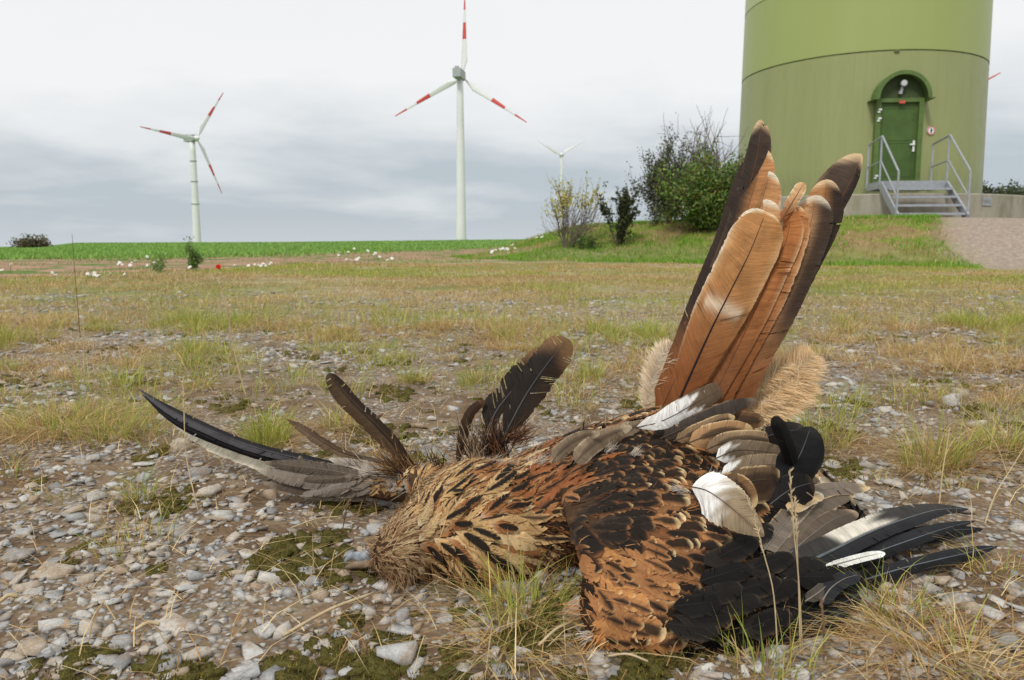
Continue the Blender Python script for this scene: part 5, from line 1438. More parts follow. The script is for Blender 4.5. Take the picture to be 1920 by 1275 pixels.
tail_list = [
    # control points in zoomed tail crop coordinates, widths mm L/R, Y offset, colours
    ([(120, 1190), (232, 950), (378, 620), (455, 400), (512, 180), (526, 52)], 14, 17, .014, tailcol(lin(88, 74, 68), lin(135, 112, 94), -1, .6, .45, CAP * .75, .965, RUFD, rt0=.25, rt1=.75), {}),
    ([(440, 1200), (560, 930), (690, 670), (815, 420), (885, 290), (925, 188)], 36, 9, .016, tailcol(lin(92, 76, 68), lin(150, 125, 105), 1, .9, -.2, CAP * .85, .955, lin(80, 55, 42)), dict(profr=dict(s1=.85, base=.7, rise=.3))),
    ([(150, 1150), (290, 850), (420, 560), (495, 330), (538, 170)], 27, 22, .011, tailcol(lin(205, 145, 100), CAP, -1, .97, .15, CAP, .975), {}),
    ([(430, 1170), (560, 860), (690, 600), (770, 430), (785, 289)], 26, 24, .012, tailcol(lin(205, 148, 102), CAP, 1, .97, .2, CAP, .97), {}),
    ([(190, 1150), (315, 860), (430, 620), (520, 400), (560, 257)], 30, 24, .008, tailcol(lin(215, 158, 112), PALE, -1, .8, .4, PALE * .95, .97), {}),
    ([(420, 1160), (540, 900), (640, 680), (720, 480), (740, 352)], 27, 26, .009, tailcol(lin(218, 168, 128), PALE, 1, .92, .25, PALE * .95, .96), dict(gaps=9)),
    ([(600, 460), (650, 380), (697, 302)], 8, 7, .006, tailcol(lin(225, 180, 140), PALE, 1, 0), dict(K=30)),
    ([(230, 1150), (350, 900), (470, 640), (540, 470), (545, 369)], 26, 24, .005, tailcol(lin(222, 172, 128), PALE, 1, 0, 0, PALE, .96), {}),
    ([(380, 1150), (480, 930), (590, 700), (660, 500), (672, 392)], 18, 18, .005, tailcol(lin(205, 140, 92), CAP, 1, 0, 0, CAP, .975), dict(gaps=7, rag=.05)),
    ([(340, 1140), (450, 920), (560, 680), (635, 500), (632, 396)], 20, 18, .002, tailcol(lin(200, 130, 78), CAP, 1, 0, 0, CAP, .985, RUFD * 1.1), {}),
    ([(205, 1150), (320, 870), (430, 640), (500, 480), (510, 404)], 27, 25, .000, tailcol(lin(228, 182, 142), PALE, 1, 0, 0, PALE, .965), {}),
    ([(225, 1110), (320, 900), (405, 730), (480, 580), (545, 418)], 30, 32, -.004, tailcol(lin(205, 148, 98), lin(226, 184, 142), 1, 0, 0, CAP, .985, lin(146, 86, 48), .52), dict(shaft=.0016, shaft_col=lin(60, 50, 55))),
]
for L_, wl, wr, dy, cf, kw in tail_list:
    kw = dict(kw); K_ = kw.pop('K', 190)
    big('tail_feather', tail_pts(L_, TB0 + dy * .4, TB0 + dy * 2.2 + .01), wl * 1.13 * mm_, wr * 1.13 * mm_, cf, K=K_, prof=TP, rag=kw.pop('rag', .02), gaps=kw.pop('gaps', 4), camber=.22, start=.05, shaft_col=kw.pop('shaft_col', lin(150, 95, 60)), slantk=1.0, **kw)
# short rufous feathers wrapping the root of the tail
# pale downy feathers either side of the tail
def plume(pts, hw, n, cols, label=None, seed=0, prof=dict(s1=.6, base=.5, rise=.4), droop=.2):
    r = np.random.default_rng(seed); P_ = np.array([PY(a, b_, Y) for a, b_, Y in pts]); N_ = CAMN[None] - P_; N_ /= np.linalg.norm(N_, axis=1)[:, None]
    C, T, Nn, L = resample(P_, N_, 60); B = np.cross(T, Nn); k = np.sort(r.integers(2, 60, n)); s = k / 59
    side = r.choice([-1, 1], n)[:, None]; w = hw * profile(np.clip(s, 0, .995), **prof) + .001
    sl = r.uniform(.55, 1.0, n)[:, None]; d = B[k] * side + T[k] * sl + Nn[k] * r.normal(0, .18, (n, 1)); d /= np.linalg.norm(d, axis=1)[:, None]
    c = np.array(cols)[r.integers(0, len(cols), n)] * r.uniform(.85, 1.1, (n, 1))
    v, f, c = strands(C[k] + r.normal(0, .0012, (n, 3)), Nn[k], d, w * r.uniform(.8, 1.45, n), np.full(n, .0011), c, r.normal(0, .2, n), r)
    mb = MB(); mb.tube(C, np.linspace(.0006, .0002, 60), 4); qv = np.concatenate(mb.v); off = len(v)
    o = link('downy_feather', mk_mesh('downy_feather', v, f, c, mat=down_mat), bird); o['kind'] = 'stuff'
    if label: o['label'] = label
    link('quill', mk_mesh('quill', qv, np.array(mb.f4), np.tile(PALE, (len(qv), 1)), mat=down_mat), o)
PLC = [lin(232, 204, 160), lin(240, 218, 182), lin(220, 186, 138)]

plume([(1385, 780, 1.06), (1440, 735, 1.07), (1490, 698, 1.08), (1524, 668, 1.085)], .030, 2600, PLC, 'pale fluffy orange-buff feather right of the tail', 1)
plume([(1400, 795, 1.055), (1450, 768, 1.062), (1495, 738, 1.07), (1520, 720, 1.075)], .022, 1800, PLC, None, 2)
plume([(1375, 745, 1.065), (1420, 715, 1.07), (1460, 690, 1.075), (1480, 680, 1.078)], .018, 1200, PLC, None, 3)
plume([(1212, 770, 1.05), (1222, 720, 1.055), (1240, 670, 1.06), (1258, 645, 1.065)], .017, 1300, [lin(226, 205, 175), lin(238, 224, 200)], 'pale fluff left of the tail root', 4)

# bold streaked breast feathers following the body, crop origin (640,820) scale .3294
def Zn(x, y): return (640 + x * .3294, 820 + y * .3294)
def surf(name, pts, wl, wr, cf, lift=.006, Kk=90, **kw):
    P_, N_ = [], []
    for i_, (x, y) in enumerate(pts):
        h_, n_ = hit(x, y)
        if h_ is None: h_, n_ = snap(PZ(x, y, .05))
        P_.append(h_ + n_ * (.0025 + lift * i_ / (len(pts) - 1))); N_.append(n_)
    N_ = np.array(N_); N_ = N_ * .5 + N_.mean(0) * .5
    v, f, c, u = feather(np.array(P_), N_, wl, wr, cf, K=Kk, Mx=5, seed=int(RNG.integers(1, 900)), start=.03, **kw)
    return link(name, mk_mesh(name, v, f, c, u, feather_mat, True), bird)
def streak(base, edge, w, a=.35):
    def f(s, u, r):
        c = mixc(np.broadcast_to(base, s.shape + (3,)), edge, sstep(.5, 1, np.abs(u)) * .6)
        c = mixc(c, PALE * .9, (1 - sstep(0, .3, s)) * .4)
        t = (s - a) / (1.02 - a); ww = w * np.sqrt(np.clip(1 - (2 * t - 1.15) ** 2, 0, 1))
        return mixc(c, lin(46, 36, 31), sstep(-.04, .10, ww - np.abs(u) + r.normal(0, .05, s.shape)))
    return f
for (x0_, y0_, x1_, y1_, hw, st) in ((580, 350, 740, 250, 9, 0), (590, 485, 725, 425, 9, 0), (640, 255, 745, 185, 9, 0), (750, 215, 865, 178, 9, 1), (790, 340, 965, 240, 10, 0), (940, 250, 1065, 225, 9, 1), (655, 490, 745, 512, 8, 1), (750, 530, 885, 585, 9, 0),
                                     (675, 665, 795, 815, 10, 0), (810, 645, 965, 745, 10, 0), (505, 725, 645, 800, 8, 0), (515, 405, 585, 315, 8, 1), (830, 440, 935, 360, 9, 1), (700, 420, 795, 368, 8, 1), (885, 510, 980, 535, 9, 1), (860, 280, 960, 200, 9, 0),
                                     (560, 600, 660, 660, 8, 0), (620, 300, 700, 330, 8, 0), (700, 560, 830, 640, 9, 0), (650, 620, 760, 740, 9, 1), (560, 800, 640, 900, 8, 0), (760, 760, 850, 900, 9, 1), (960, 330, 1060, 290, 9, 1), (930, 430, 1040, 410, 9, 1), (470, 560, 560, 470, 7, 2), (480, 640, 590, 700, 7, 1), (460, 480, 520, 380, 7, 2), (440, 760, 500, 860, 6, 2)):
    dx_, dy_ = x1_ - x0_, y1_ - y0_; rx, ry = x0_ - dx_ * .45, y0_ - dy_ * .45; ex, ey = x1_ + dx_ * .12, y1_ + dy_ * .12; bow = RNG.normal(0, 8)
    base_ = (lin(196, 155, 108), lin(170, 112, 70), lin(196, 162, 122))[st]
    surf('breast_feather', [Zn(rx, ry), Zn(rx * .67 + ex * .33 - bow * .5, ry * .67 + ey * .33 + bow), Zn(rx * .33 + ex * .67, ry * .33 + ey * .67 + bow), Zn(ex, ey)], hw * mm_, hw * mm_, streak(base_ * RNG.uniform(.9, 1.08), base_ * 1.15, 0 if st == 2 else RNG.uniform(.38, .55), .22),
         lift=.006, rag=.12, gaps=10, fluff=.08, camber=.35, shaft=0, prof=dict(s1=.45, base=.55, rise=.35, pt=1.8, sharp=.75), slantk=1.3)

# right wing flight feathers, crop of the wing: origin (1380,740) scale .392
def Zw(x, y): return (1380 + x * .392, 740 + y * .392)
def wp(L): return [(*Zw(x, y), ('z', z)) for x, y, z in L]
def primary(c_hi, c_lo, white=None):
    def f(s, u, r):
        c = mixc(np.broadcast_to(c_hi, s.shape + (3,)), c_lo, sstep(-.2, .5, u))
        if white:
            a, e, sd = white; m = sstep(a - .03, a + .02, s) * (1 - sstep(e - .08, e + .06, s + .04 * np.sin(u * 9))) * (u * sd > .12) ; c = mixc(c, lin(235, 225, 210), m * .95)
        return c
    return f
UPN = (0.05, -.45, .9)
QS = lin(120, 125, 130)
PB = lin(50, 50, 54); PB2 = lin(38, 38, 40)
flight = [
    ([(150, 950, .016), (420, 790, .02), (700, 700, .022), (950, 655, .02), (1180, 640, .018)], 12, 14, primary(PB2, PB2), dict()),
    ([(200, 1010, .008), (480, 930, .010), (800, 830, .012), (1050, 770, .014), (1262, 722, .012)], 11, 9, primary(PB, PB2), dict(shaft=.0016, prof=dict(s1=.78, base=.8, rise=.3, pt=1.5, sharp=.9))),
    ([(300, 900, .022), (640, 765, .022), (850, 690, .024), (1000, 640, .022), (1150, 602, .020)], 14, 9, primary(PB, PB2), dict(shaft=.0013, prof=dict(s1=.7, base=.9, rise=.3, pt=1.5, sharp=.9))),
    ([(250, 850, .035), (470, 742, .036), (650, 655, .036), (830, 588, .034), (980, 548, .030), (1112, 546, .026)], 24, 13, primary(lin(72, 68, 66), PB, (.30, .56, -1)), dict(shaft=.0021, prof=dict(s1=.66, base=.9, rise=.2, pt=1.4, sharp=.9), profr=dict(s1=.55, base=.9, rise=.2, pt=2.5, sharp=.6))),
]
for L_, wl, wr, cf, kw in flight:
    big('flight_feather', wp(L_), wl * mm_, wr * mm_, cf, K=170, nrm_=UPN, rag=.03, gaps=3, camber=.18, start=.03, shaft_col=QS, prof=kw.pop('prof', dict(s1=.8, base=.8, rise=.3, pt=1.6, sharp=.8)), **kw)
# grey brown secondaries beside the primaries
sec = [([(150, 800, .045), (330, 590, .045), (450, 490, .043), (560, 470, .040)], 17, 17, pat(lin(120, 104, 90), BUFF, .07, None, tipw=.04)),
       ([(170, 840, .040), (350, 680, .040), (480, 590, .038), (578, 560, .035)], 15, 14, pat(lin(104, 88, 76), lin(170, 145, 120), .08, None, tipw=.05)),
       ([(120, 760, .05), (300, 540, .052), (420, 455, .05), (640, 440, .044)], 14, 12, pat(lin(135, 120, 108), BUFF, .08, None, tipw=.05)),
       ([(200, 900, .034), (380, 790, .034), (520, 700, .034), (640, 650, .032)], 16, 13, pat(lin(58, 54, 52), lin(90, 78, 68), .06, None)),
       ([(420, 830, .030), (560, 790, .030), (640, 770, .030), (712, 756, .029)], 6, 5, pat(lin(235, 232, 225), WHITE, .1, None)),
       ([(240, 560, .060), (300, 520, .062), (350, 490, .060), (408, 470, .056)], 10, 10, pat(lin(215, 180, 140), PALE, .1, None)),
       ([(120, 1080, .012), (330, 1000, .014), (470, 940, .016), (590, 880, .018)], 13, 12, pat(PB2, PB, .05, None)),
       ([(60, 1150, .010), (250, 1090, .010), (430, 1030, .010), (590, 960, .012)], 12, 11, pat(PB2, PB, .05, None)),
       ([(-60, 1195, .010), (150, 1150, .008), (350, 1100, .008), (520, 1040, .008)], 12, 10, pat(PB2 * .9, PB, .05, None)),
       ([(-200, 1215, .010), (0, 1190, .008), (200, 1150, .006), (330, 1110, .006)], 12, 9, pat(PB2 * .9, PB, .05, None)),
       ([(330, 990, .024), (390, 950, .026), (450, 900, .027), (480, 880, .027)], 7, 6, pat(lin(92, 82, 74), lin(120, 106, 94), .1, None)),
       ([(400, 1010, .020), (450, 930, .026), (520, 880, .028), (590, 860, .026)], 10, 8, pat(lin(52, 52, 56), lin(74, 74, 78), .1, None))]
for L_, wl, wr, cf in sec:
    big('flight_feather', wp(L_), wl * mm_, wr * mm_, cf, K=140, nrm_=UPN, rag=.04, gaps=3, camber=.2, start=.04, shaft=.0009, shaft_col=lin(150, 140, 132), prof=dict(s1=.78, base=.75, rise=.3))
# dark rounded greater coverts
for x, y, a_, l_ in ((270, 760, -14, 190), (410, 790, -18, 190), (530, 815, -16, 190), (200, 880, -20, 220), (330, 900, -16, 200), (100, 690, -24, 200), (180, 640, -30, 180), (120, 980, -14, 220), (260, 1030, -18, 220), (20, 900, -16, 220), (0, 1060, -10, 220), (440, 870, -16, 170), (-60, 980, -8, 200), (-80, 1120, -6, 200), (60, 800, -28, 180)):
    a_ += RNG.normal(0, 7); l_ *= RNG.uniform(1.1, 1.5); x += RNG.normal(0, 12); y += RNG.normal(0, 10)
    ca, sa = math.cos(math.radians(a_)), math.sin(math.radians(a_)); pts = []
    for t in (1, .66, .33, 0):
        X_, Y_ = Zw(x - l_ * t * ca, y - l_ * t * sa); h_, n_ = hit(X_, Y_); zz2 = (h_[2] if h_ is not None else .02) + .006 + .007 * (1 - t)
        pts.append((X_, Y_, ('z', zz2)))
    big('covert_feather', pts, .0115, .0125, STY['black']['p'][int(RNG.integers(0, 3))], K=80, nrm_=UPN, rag=.05, gaps=5, camber=.25, start=.03, shaft=.0004, shaft_col=lin(70, 64, 60), prof=dict(s1=.60, base=.7, rise=.3), Mx=4)
# two dark feathers standing up behind the wing
big('flight_feather', [(*Zw(330, 480), ('z', .06)), (*Zw(275, 340), ('z', .10)), (*Zw(235, 220), ('z', .135)), (*Zw(182, 102), ('z', .165))], .009, .009, pat(lin(40, 40, 42), lin(66, 62, 60), .1, None), K=60, gaps=1, rag=.03, camber=.7, shaft=.0012, shaft_col=PB2, prof=dict(s1=.8, base=.9, rise=.2))
big('flight_feather', [(*Zw(180, 560), ('z', .05)), (*Zw(240, 400), ('z', .085)), (*Zw(310, 280), ('z', .115)), (*Zw(358, 152), ('z', .145))], .021, .026, pat(lin(42, 42, 44), lin(60, 58, 56), .06, None), K=90, gaps=2, rag=.03, camber=.25, shaft=.0010, shaft_col=QS, prof=dict(s1=.62, base=.7, rise=.3))
big('flight_feather', [(*Zw(120, 560), ('z', .05)), (*Zw(250, 460), ('z', .075)), (*Zw(330, 430), ('z', .085)), (*Zw(372, 420), ('z', .09))], .018, .022, pat(lin(48, 46, 46), lin(90, 76, 66), .06, None), K=60, gaps=2, rag=.03, camber=.25, shaft=.0008, shaft_col=QS, prof=dict(s1=.6, base=.7, rise=.3))
big('flight_feather', [(*Zw(100, 215), ('z', .11)), (*Zw(180, 190), ('z', .125)), (*Zw(260, 172), ('z', .135)), (*Zw(330, 165), ('z', .14))], .012, .02, pat(lin(62, 58, 58), lin(88, 80, 76), .06, None), K=60, gaps=4, rag=.05, camber=.2, shaft=.0006, shaft_col=QS, prof=dict(s1=.6, base=.7, rise=.3))

# tertials and long scapulars by the tail root, crop origin (1000,700) scale .4234
def Zb(x, y): return (1000 + x * .4234, 700 + y * .4234)
def whitebase(w0, w1, brown, edge):
    def f(s, u, r):
        c = mixc(np.broadcast_to(WHITE * .95, s.shape + (3,)), brown, sstep(w0, w1, s + .10 * np.sin(u * 5 + 1) + .05 * np.sin(s * 40 + u * 9)))
        return mixc(c, edge, sstep(.8, 1, np.abs(u)) * .6 * sstep(w1, 1, s))
    return f
tert = [
    ([(430, 245), (560, 215), (720, 130), (872, 48)], [.128, .140, .150, .158], 15, 13, whitebase(.40, .55, lin(125, 102, 84), lin(190, 160, 130)), dict(K=90)),
    ([(560, 290), (720, 220), (860, 160), (990, 118)], [.126, .134, .140, .144], 11, 9, pat(lin(88, 76, 70), lin(140, 120, 104), .1, None), dict(K=80)),
    ([(620, 300), (750, 250), (830, 215), (893, 192)], [.128, .134, .137, .139], 10, 9, pat(lin(150, 120, 92), BUFF, .14, lin(85, 66, 54), (.1, .9, .5)), {}),
    ([(800, 215), (880, 205), (960, 205), (1025, 215)], [.118, .122, .122, .118], 11, 14, pat(lin(128, 96, 70), lin(160, 125, 95), .1, lin(92, 70, 56), (.1, .9, .6)), {}),
    ([(680, 310), (790, 270), (880, 252), (972, 250)], [.124, .128, .128, .126], 13, 13, pat(lin(185, 140, 102), BUFF, .16, lin(105, 80, 62), (.15, .85, .5)), {}),
    ([(760, 340), (860, 300), (960, 290), (1060, 300), (1112, 320)], [.116, .118, .118, .114, .108], 11, 11, pat(lin(165, 135, 108), BUFF, .16, lin(110, 90, 74), (.15, .85, .5)), {}),
    ([(800, 380), (900, 340), (1010, 345), (1128, 362)], [.108, .112, .108, .100], 12, 13, whitebase(.16, .32, lin(140, 120, 102), BUFF), dict(K=70)),
    ([(820, 460), (920, 420), (1040, 405), (1178, 410)], [.100, .104, .100, .090], 13, 15, whitebase(.10, .22, lin(158, 136, 114), BUFF), dict(K=70)),
    ([(830, 500), (930, 480), (1030, 470), (1100, 462)], [.092, .094, .090, .084], 16, 28, pat(lin(120, 94, 72), BUFF, .08, lin(86, 66, 54), (.1, .9, .6)), dict(K=70)),
    ([(700, 560), (790, 520), (900, 500), (985, 590)], [.084, .090, .090, .078], 14, 14, pat(lin(135, 98, 68), BUFF, .1, lin(80, 60, 48), (.1, .9, .5)), {}),
]
for L_, zs2, wl, wr, cf, kw in tert:
    kw = dict(kw); big('scapular_feather', [(*Zb(*p), ('z', z)) for p, z in zip(L_, zs2)], wl * mm_, wr * mm_, cf, K=max(kw.pop('K', 60), 150), tilt=.15, rag=.025, gaps=4, camber=.2, start=.03, shaft=.0007, shaft_col=lin(110, 92, 80), prof=dict(s1=.62, base=.6, rise=.35), **kw)
# loose white and brown feather lying across the wing
def loosecol(s, u, r):
    m = sstep(.30, .62, s + .16 * np.sign(u) * (np.abs(u) > .05) * -.3 + .05 * np.sin(s * 35 + u * 6))
    c = mixc(np.broadcast_to(WHITE, s.shape + (3,)), lin(160, 138, 114), m)
    c = mixc(c, lin(120, 92, 74), np.exp(-(u / .10) ** 2) * sstep(.25, .6, s) * .6)
    return mixc(c, lin(228, 208, 182), sstep(.7, 1, np.abs(u)) * m)
big('scapular_feather', [(*Zb(690, 500), ('z', .098)), (*Zb(770, 520), ('z', .102)), (*Zb(870, 590), ('z', .098)), (*Zb(950, 660), ('z', .090)), (*Zb(1022, 722), ('z', .080))], .023, .025, loosecol, K=220, rag=.03, gaps=6, camber=.35, fluff=.02, shaft=.0007, shaft_col=lin(110, 88, 74), prof=dict(s1=.42, base=.55, rise=.3, pt=1.7, sharp=.75), label='large white feather with pale brown tip lying across the wing')
# pale grey scapulars along the ridge, and tufts of white down
for L_, w_ in (([(1130, 840), (1160, 815), (1190, 800), (1215, 790)], 12), ([(1075, 870), (1110, 835), (1150, 812), (1185, 800)], 14), ([(1035, 865), (1060, 838), (1090, 820), (1125, 812)], 11), ([(1100, 850), (1135, 822), (1165, 800), (1180, 790)], 8)):
    big('scapular_feather', [(x, y, ('z', .118 + .02 * i_ / 3)) for i_, (x, y) in enumerate(L_)], w_ * .8 * mm_, w_ * .8 * mm_, pat(lin(140, 118, 98), lin(182, 162, 140), .2, lin(110, 92, 78), (.1, .95, .4)), K=140, rag=.04, gaps=4, fluff=.03, shaft=.0006, shaft_col=lin(120, 100, 84), prof=dict(s1=.55, base=.6, rise=.3))
wfr = []
R6 = np.random.default_rng(21)
for x, y, dx, dy, nn2, spr in ((1085, 862, 1, -.4, 60, 7), (1140, 852, .8, -.6, 50, 5), (1187, 858, .7, -.6, 50, 5), (940, 872, 1, -.4, 150, 22), (1010, 868, .8, -.7, 90, 14), (1275, 925, -1, -.1, 70, 8), (1345, 905, .5, -1, 50, 9), (1108, 1190, -1, .3, 30, 6)):
    h_, n_ = hit(x, y)
    if h_ is None: h_, n_ = snap(PZ(x, y, .08))
    p0 = h_ + R6.normal(0, spr / FPX * h_[1], (nn2, 3)); p0 = np.array([snap(q)[0] for q in p0]) + n_ * .004
    dd = np.tile([dx, -.1, -dy], (nn2, 1)) + R6.normal(0, .3, (nn2, 3)); dd /= np.linalg.norm(dd, axis=1)[:, None]
    wfr.append(strands(p0, np.tile(n_, (nn2, 1)), dd, R6.uniform(.005, .013, nn2), np.full(nn2, .0009), np.tile(lin(225, 214, 198), (nn2, 1)) * R6.uniform(.6, 1.1, (nn2, 1)), R6.normal(.2, .2, nn2), R6))
v, f, c = join(wfr); link('white_down', mk_mesh('white_down', v, f, c, mat=down_mat), bird, kind='stuff')

# ---- left wing behind, crop origin (230,600) scale .3138
def Zl(x, y): return (230 + x * .3138, 600 + y * .3138)
def lw(L, Y0, Y1): n = len(L); return [(*Zl(*p), ('Y', Y0 + (Y1 - Y0) * i / (n - 1))) for i, p in enumerate(L)]
LP = dict(s1=.75, base=.8, rise=.3, pt=1.3, sharp=.9)
lwf = [
    ([(1700, 1000), (1250, 925), (850, 830), (480, 690), (300, 620)], 19, 12, .010, primary(lin(228, 218, 200), lin(236, 228, 214)), .0006, PALE),
    ([(1650, 985), (1200, 890), (800, 790), (450, 660), (260, 560), (150, 480)], 10, 9, .006, primary(lin(40, 38, 40), lin(205, 190, 168)), .0008, PB2),
    ([(1600, 960), (1150, 868), (760, 770), (430, 640), (240, 540), (110, 440)], 8, 7, .003, primary(lin(44, 42, 44), lin(30, 29, 30)), .0010, PB2),
    ([(1600, 950), (1150, 850), (760, 752), (420, 610), (220, 500), (86, 405)], 8, 7, .000, primary(lin(92, 90, 94), lin(50, 48, 50)), .0014, lin(96, 94, 98)),
    ([(1700, 1010), (1350, 960), (1050, 895), (820, 850)], 17, 15, -.045, primary(lin(232, 224, 210), lin(150, 134, 120)), .0006, PALE),
    ([(1720, 1010), (1400, 935), (1150, 880), (950, 850)], 10, 8, -.004, primary(lin(140, 132, 126), lin(170, 158, 148)), .0007, GREYB),
]
for L_, wl, wr, dy, cf, sh, shc in lwf:
    big('flight_feather', lw(L_, 1.03 + dy, 1.17 + dy), wl * mm_, wr * mm_, cf, K=190, rag=.03, gaps=6, camber=.2, start=.02, shaft=sh, shaft_col=shc, prof=LP, tilt=0)
for L_, w_, cf in (([(1500, 980), (1250, 960), (1000, 935), (800, 895)], 15, 0), ([(1600, 1010), (1350, 1010), (1080, 1000), (840, 975)], 14, 1), ([(1650, 1025), (1450, 1030), (1250, 1040), (1060, 1052)], 12, 2), ([(1450, 940), (1250, 900), (1020, 870), (830, 850)], 10, 1), ([(1500, 1010), (1300, 1010), (1100, 990), (920, 1000)], 13, 0), ([(1680, 960), (1500, 900), (1350, 860), (1230, 830)], 11, 2), ([(1700, 950), (1560, 890), (1440, 850), (1330, 850)], 8, 1)):
    big('covert_feather', lw(L_, .985, 1.03), w_ * mm_, w_ * mm_, STY['greybrown']['p'][cf], K=150, rag=.06, gaps=9, fluff=.05, camber=.3, start=.02, shaft=.0005, shaft_col=GREYB, prof=dict(s1=.5, base=.6, rise=.3, pt=1.6, sharp=.7))
for k_ in range(16):
    x1_ = RNG.uniform(1350, 1680); x0_ = x1_ - RNG.uniform(230, 420); t0 = (1700 - x0_) / 900; yb = 960 + RNG.uniform(-40, 60); ye = 930 + RNG.uniform(-60, 110) * (1 - .2 * t0) + 20
    big('covert_feather', lw([(x1_, yb), ((x0_ + x1_) / 2 + 40, (yb + ye) / 2 + RNG.normal(0, 12)), (x0_ + 60, ye), (x0_, ye + RNG.normal(6, 14))], .985, 1.02 + .0 * k_), RNG.uniform(6, 11) * mm_, RNG.uniform(6, 11) * mm_, STY['greybrown']['p'][int(RNG.integers(0, 3))], K=90, rag=.08, gaps=8, fluff=.05, camber=.35, start=.02, shaft=.0004, shaft_col=GREYB, prof=dict(s1=.4, base=.6, rise=.3, pt=1.5, sharp=.8), Mx=4)
# frayed bases and stiff dark feathers standing up from the left wing
big('flight_feather', lw([(1790, 960), (1640, 770), (1500, 620), (1350, 470), (1228, 318)], 1.0, 1.03), .015, .011, primary(lin(92, 72, 56), lin(60, 46, 38)), K=100, rag=.06, gaps=6, camber=.35, start=.03, shaft=.0011, shaft_col=lin(48, 38, 34), prof=dict(s1=.84, base=.4, rise=.4), label='narrow dark brown feather standing up from the wing behind')
big('flight_feather', lw([(1560, 850), (1320, 795), (1180, 720), (1070, 645), (978, 590)], 1.02, 1.05), .009, .007, primary(lin(120, 96, 78), lin(92, 70, 56)), K=80, rag=.10, gaps=6, camber=.3, start=.02, shaft=.0007, shaft_col=lin(60, 44, 36), prof=dict(s1=.7, base=.4, rise=.7, pt=1.5, sharp=.8))
big('flight_feather', lw([(1560, 690), (1510, 640), (1520, 590), (1560, 560)], 1.015, 1.02), .004, .003, pat(lin(110, 85, 66), lin(130, 100, 78), .1, None), K=30, rag=.1, gaps=2, prof=dict(s1=.5, base=.6, rise=.3), quill=False, Mx=3)
def Zm(x, y): return (780 + x * .2353, 600 + y * .2353)
def mw(L, Y0, Y1): n = len(L); return [(*Zm(*p), ('Y', Y0 + (Y1 - Y0) * i / (n - 1))) for i, p in enumerate(L)]
DKB = lin(54, 46, 42)
def tipbrown(s, u, r):
    return mixc(mixc(np.broadcast_to(DKB, s.shape + (3,)), lin(66, 52, 44), sstep(0, .6, u)), lin(135, 100, 72), sstep(.80, .98, s + .10 * np.abs(u)))
big('flight_feather', mw([(500, 1100), (620, 760), (750, 580), (880, 420), (990, 215)], .99, 1.04), .022, .010, tipbrown, K=90, rag=.08, gaps=14, camber=.2, start=.22, shaft=.0012, shaft_col=lin(108, 106, 108), prof=dict(s1=.72, base=.6, rise=.5, pt=1.7, sharp=.8), label='black feather with unzipped vane beside the broad brown-tipped one')
big('flight_feather', mw([(640, 1060), (740, 850), (880, 590), (1060, 330), (1215, 150)], .985, 1.03), .024, .025, tipbrown, K=110, rag=.06, gaps=8, camber=.2, start=.14, shaft=.0012, shaft_col=lin(108, 106, 108), prof=dict(s1=.84, base=.35, rise=.6), label='broad dark feather with brown tip standing up behind the breast')
big('flight_feather', mw([(330, 1170), (390, 900), (440, 750), (555, 640)], .985, 1.0), .010, .006, pat(lin(70, 50, 38), lin(110, 78, 56), .15, None), K=60, rag=.1, gaps=4, camber=.3, shaft=.0009, shaft_col=lin(60, 44, 36), prof=dict(s1=.7, base=.4, rise=.5))
# scruffy frayed barbs round the feather roots
frs = []
R4 = np.random.default_rng(9)
for (x0, y0), (tx0, ty0), nn2, Ls, Yv, colr in ((Zm(640, 1080), (-.1, -1), 260, .045, .985, [lin(60, 45, 36), lin(110, 75, 50), lin(40, 34, 32)]), (Zm(480, 1120), (-.15, -1), 120, .05, .985, [lin(70, 55, 45), lin(150, 130, 105)]), (Zm(760, 950), (.9, -.7), 70, .035, 1.0, [lin(90, 60, 42)]),
                                          (Zl(1740, 960), (-.9, -.35), 420, .06, 1.0, [lin(95, 70, 48), lin(150, 115, 75), lin(50, 40, 34)]), (Zl(1700, 960), (-.5, -.9), 160, .045, 1.0, [lin(70, 52, 40), lin(120, 88, 60)]), (Zl(1500, 950), (-1, -.25), 220, .05, 1.02, [lin(120, 104, 90), lin(70, 55, 45), lin(180, 168, 150)]), (Zl(1880, 900), (-.4, -1), 40, .03, .98, [lin(50, 42, 38)])):
    p0 = np.array([PY(x0 + R4.normal(0, 9), y0 + R4.normal(0, 7), Yv + R4.normal(0, .01)) for _ in range(nn2)])
    dd = np.zeros((nn2, 3)); aa = R4.normal(0, .35, nn2); ca, sa = np.cos(aa), np.sin(aa)
    dd[:, 0] = tx0 * ca - ty0 * sa; dd[:, 2] = -(tx0 * sa + ty0 * ca); dd[:, 1] = R4.normal(.1, .3, nn2); dd /= np.linalg.norm(dd, axis=1)[:, None]
    nr2 = np.tile([0, -.8, .6], (nn2, 1)); cl = np.array(colr)[R4.integers(0, len(colr), nn2)] * R4.uniform(.7, 1.3, (nn2, 1))
    frs.append(strands(p0, nr2, dd, Ls * R4.uniform(.4, 1.2, nn2), np.full(nn2, .0013), cl * BOOST, R4.normal(0, .25, nn2), R4))
v, f, c = join(frs); link('frayed_barbs', mk_mesh('frayed_barbs', v, f, c, mat=down_mat), bird, kind='stuff')

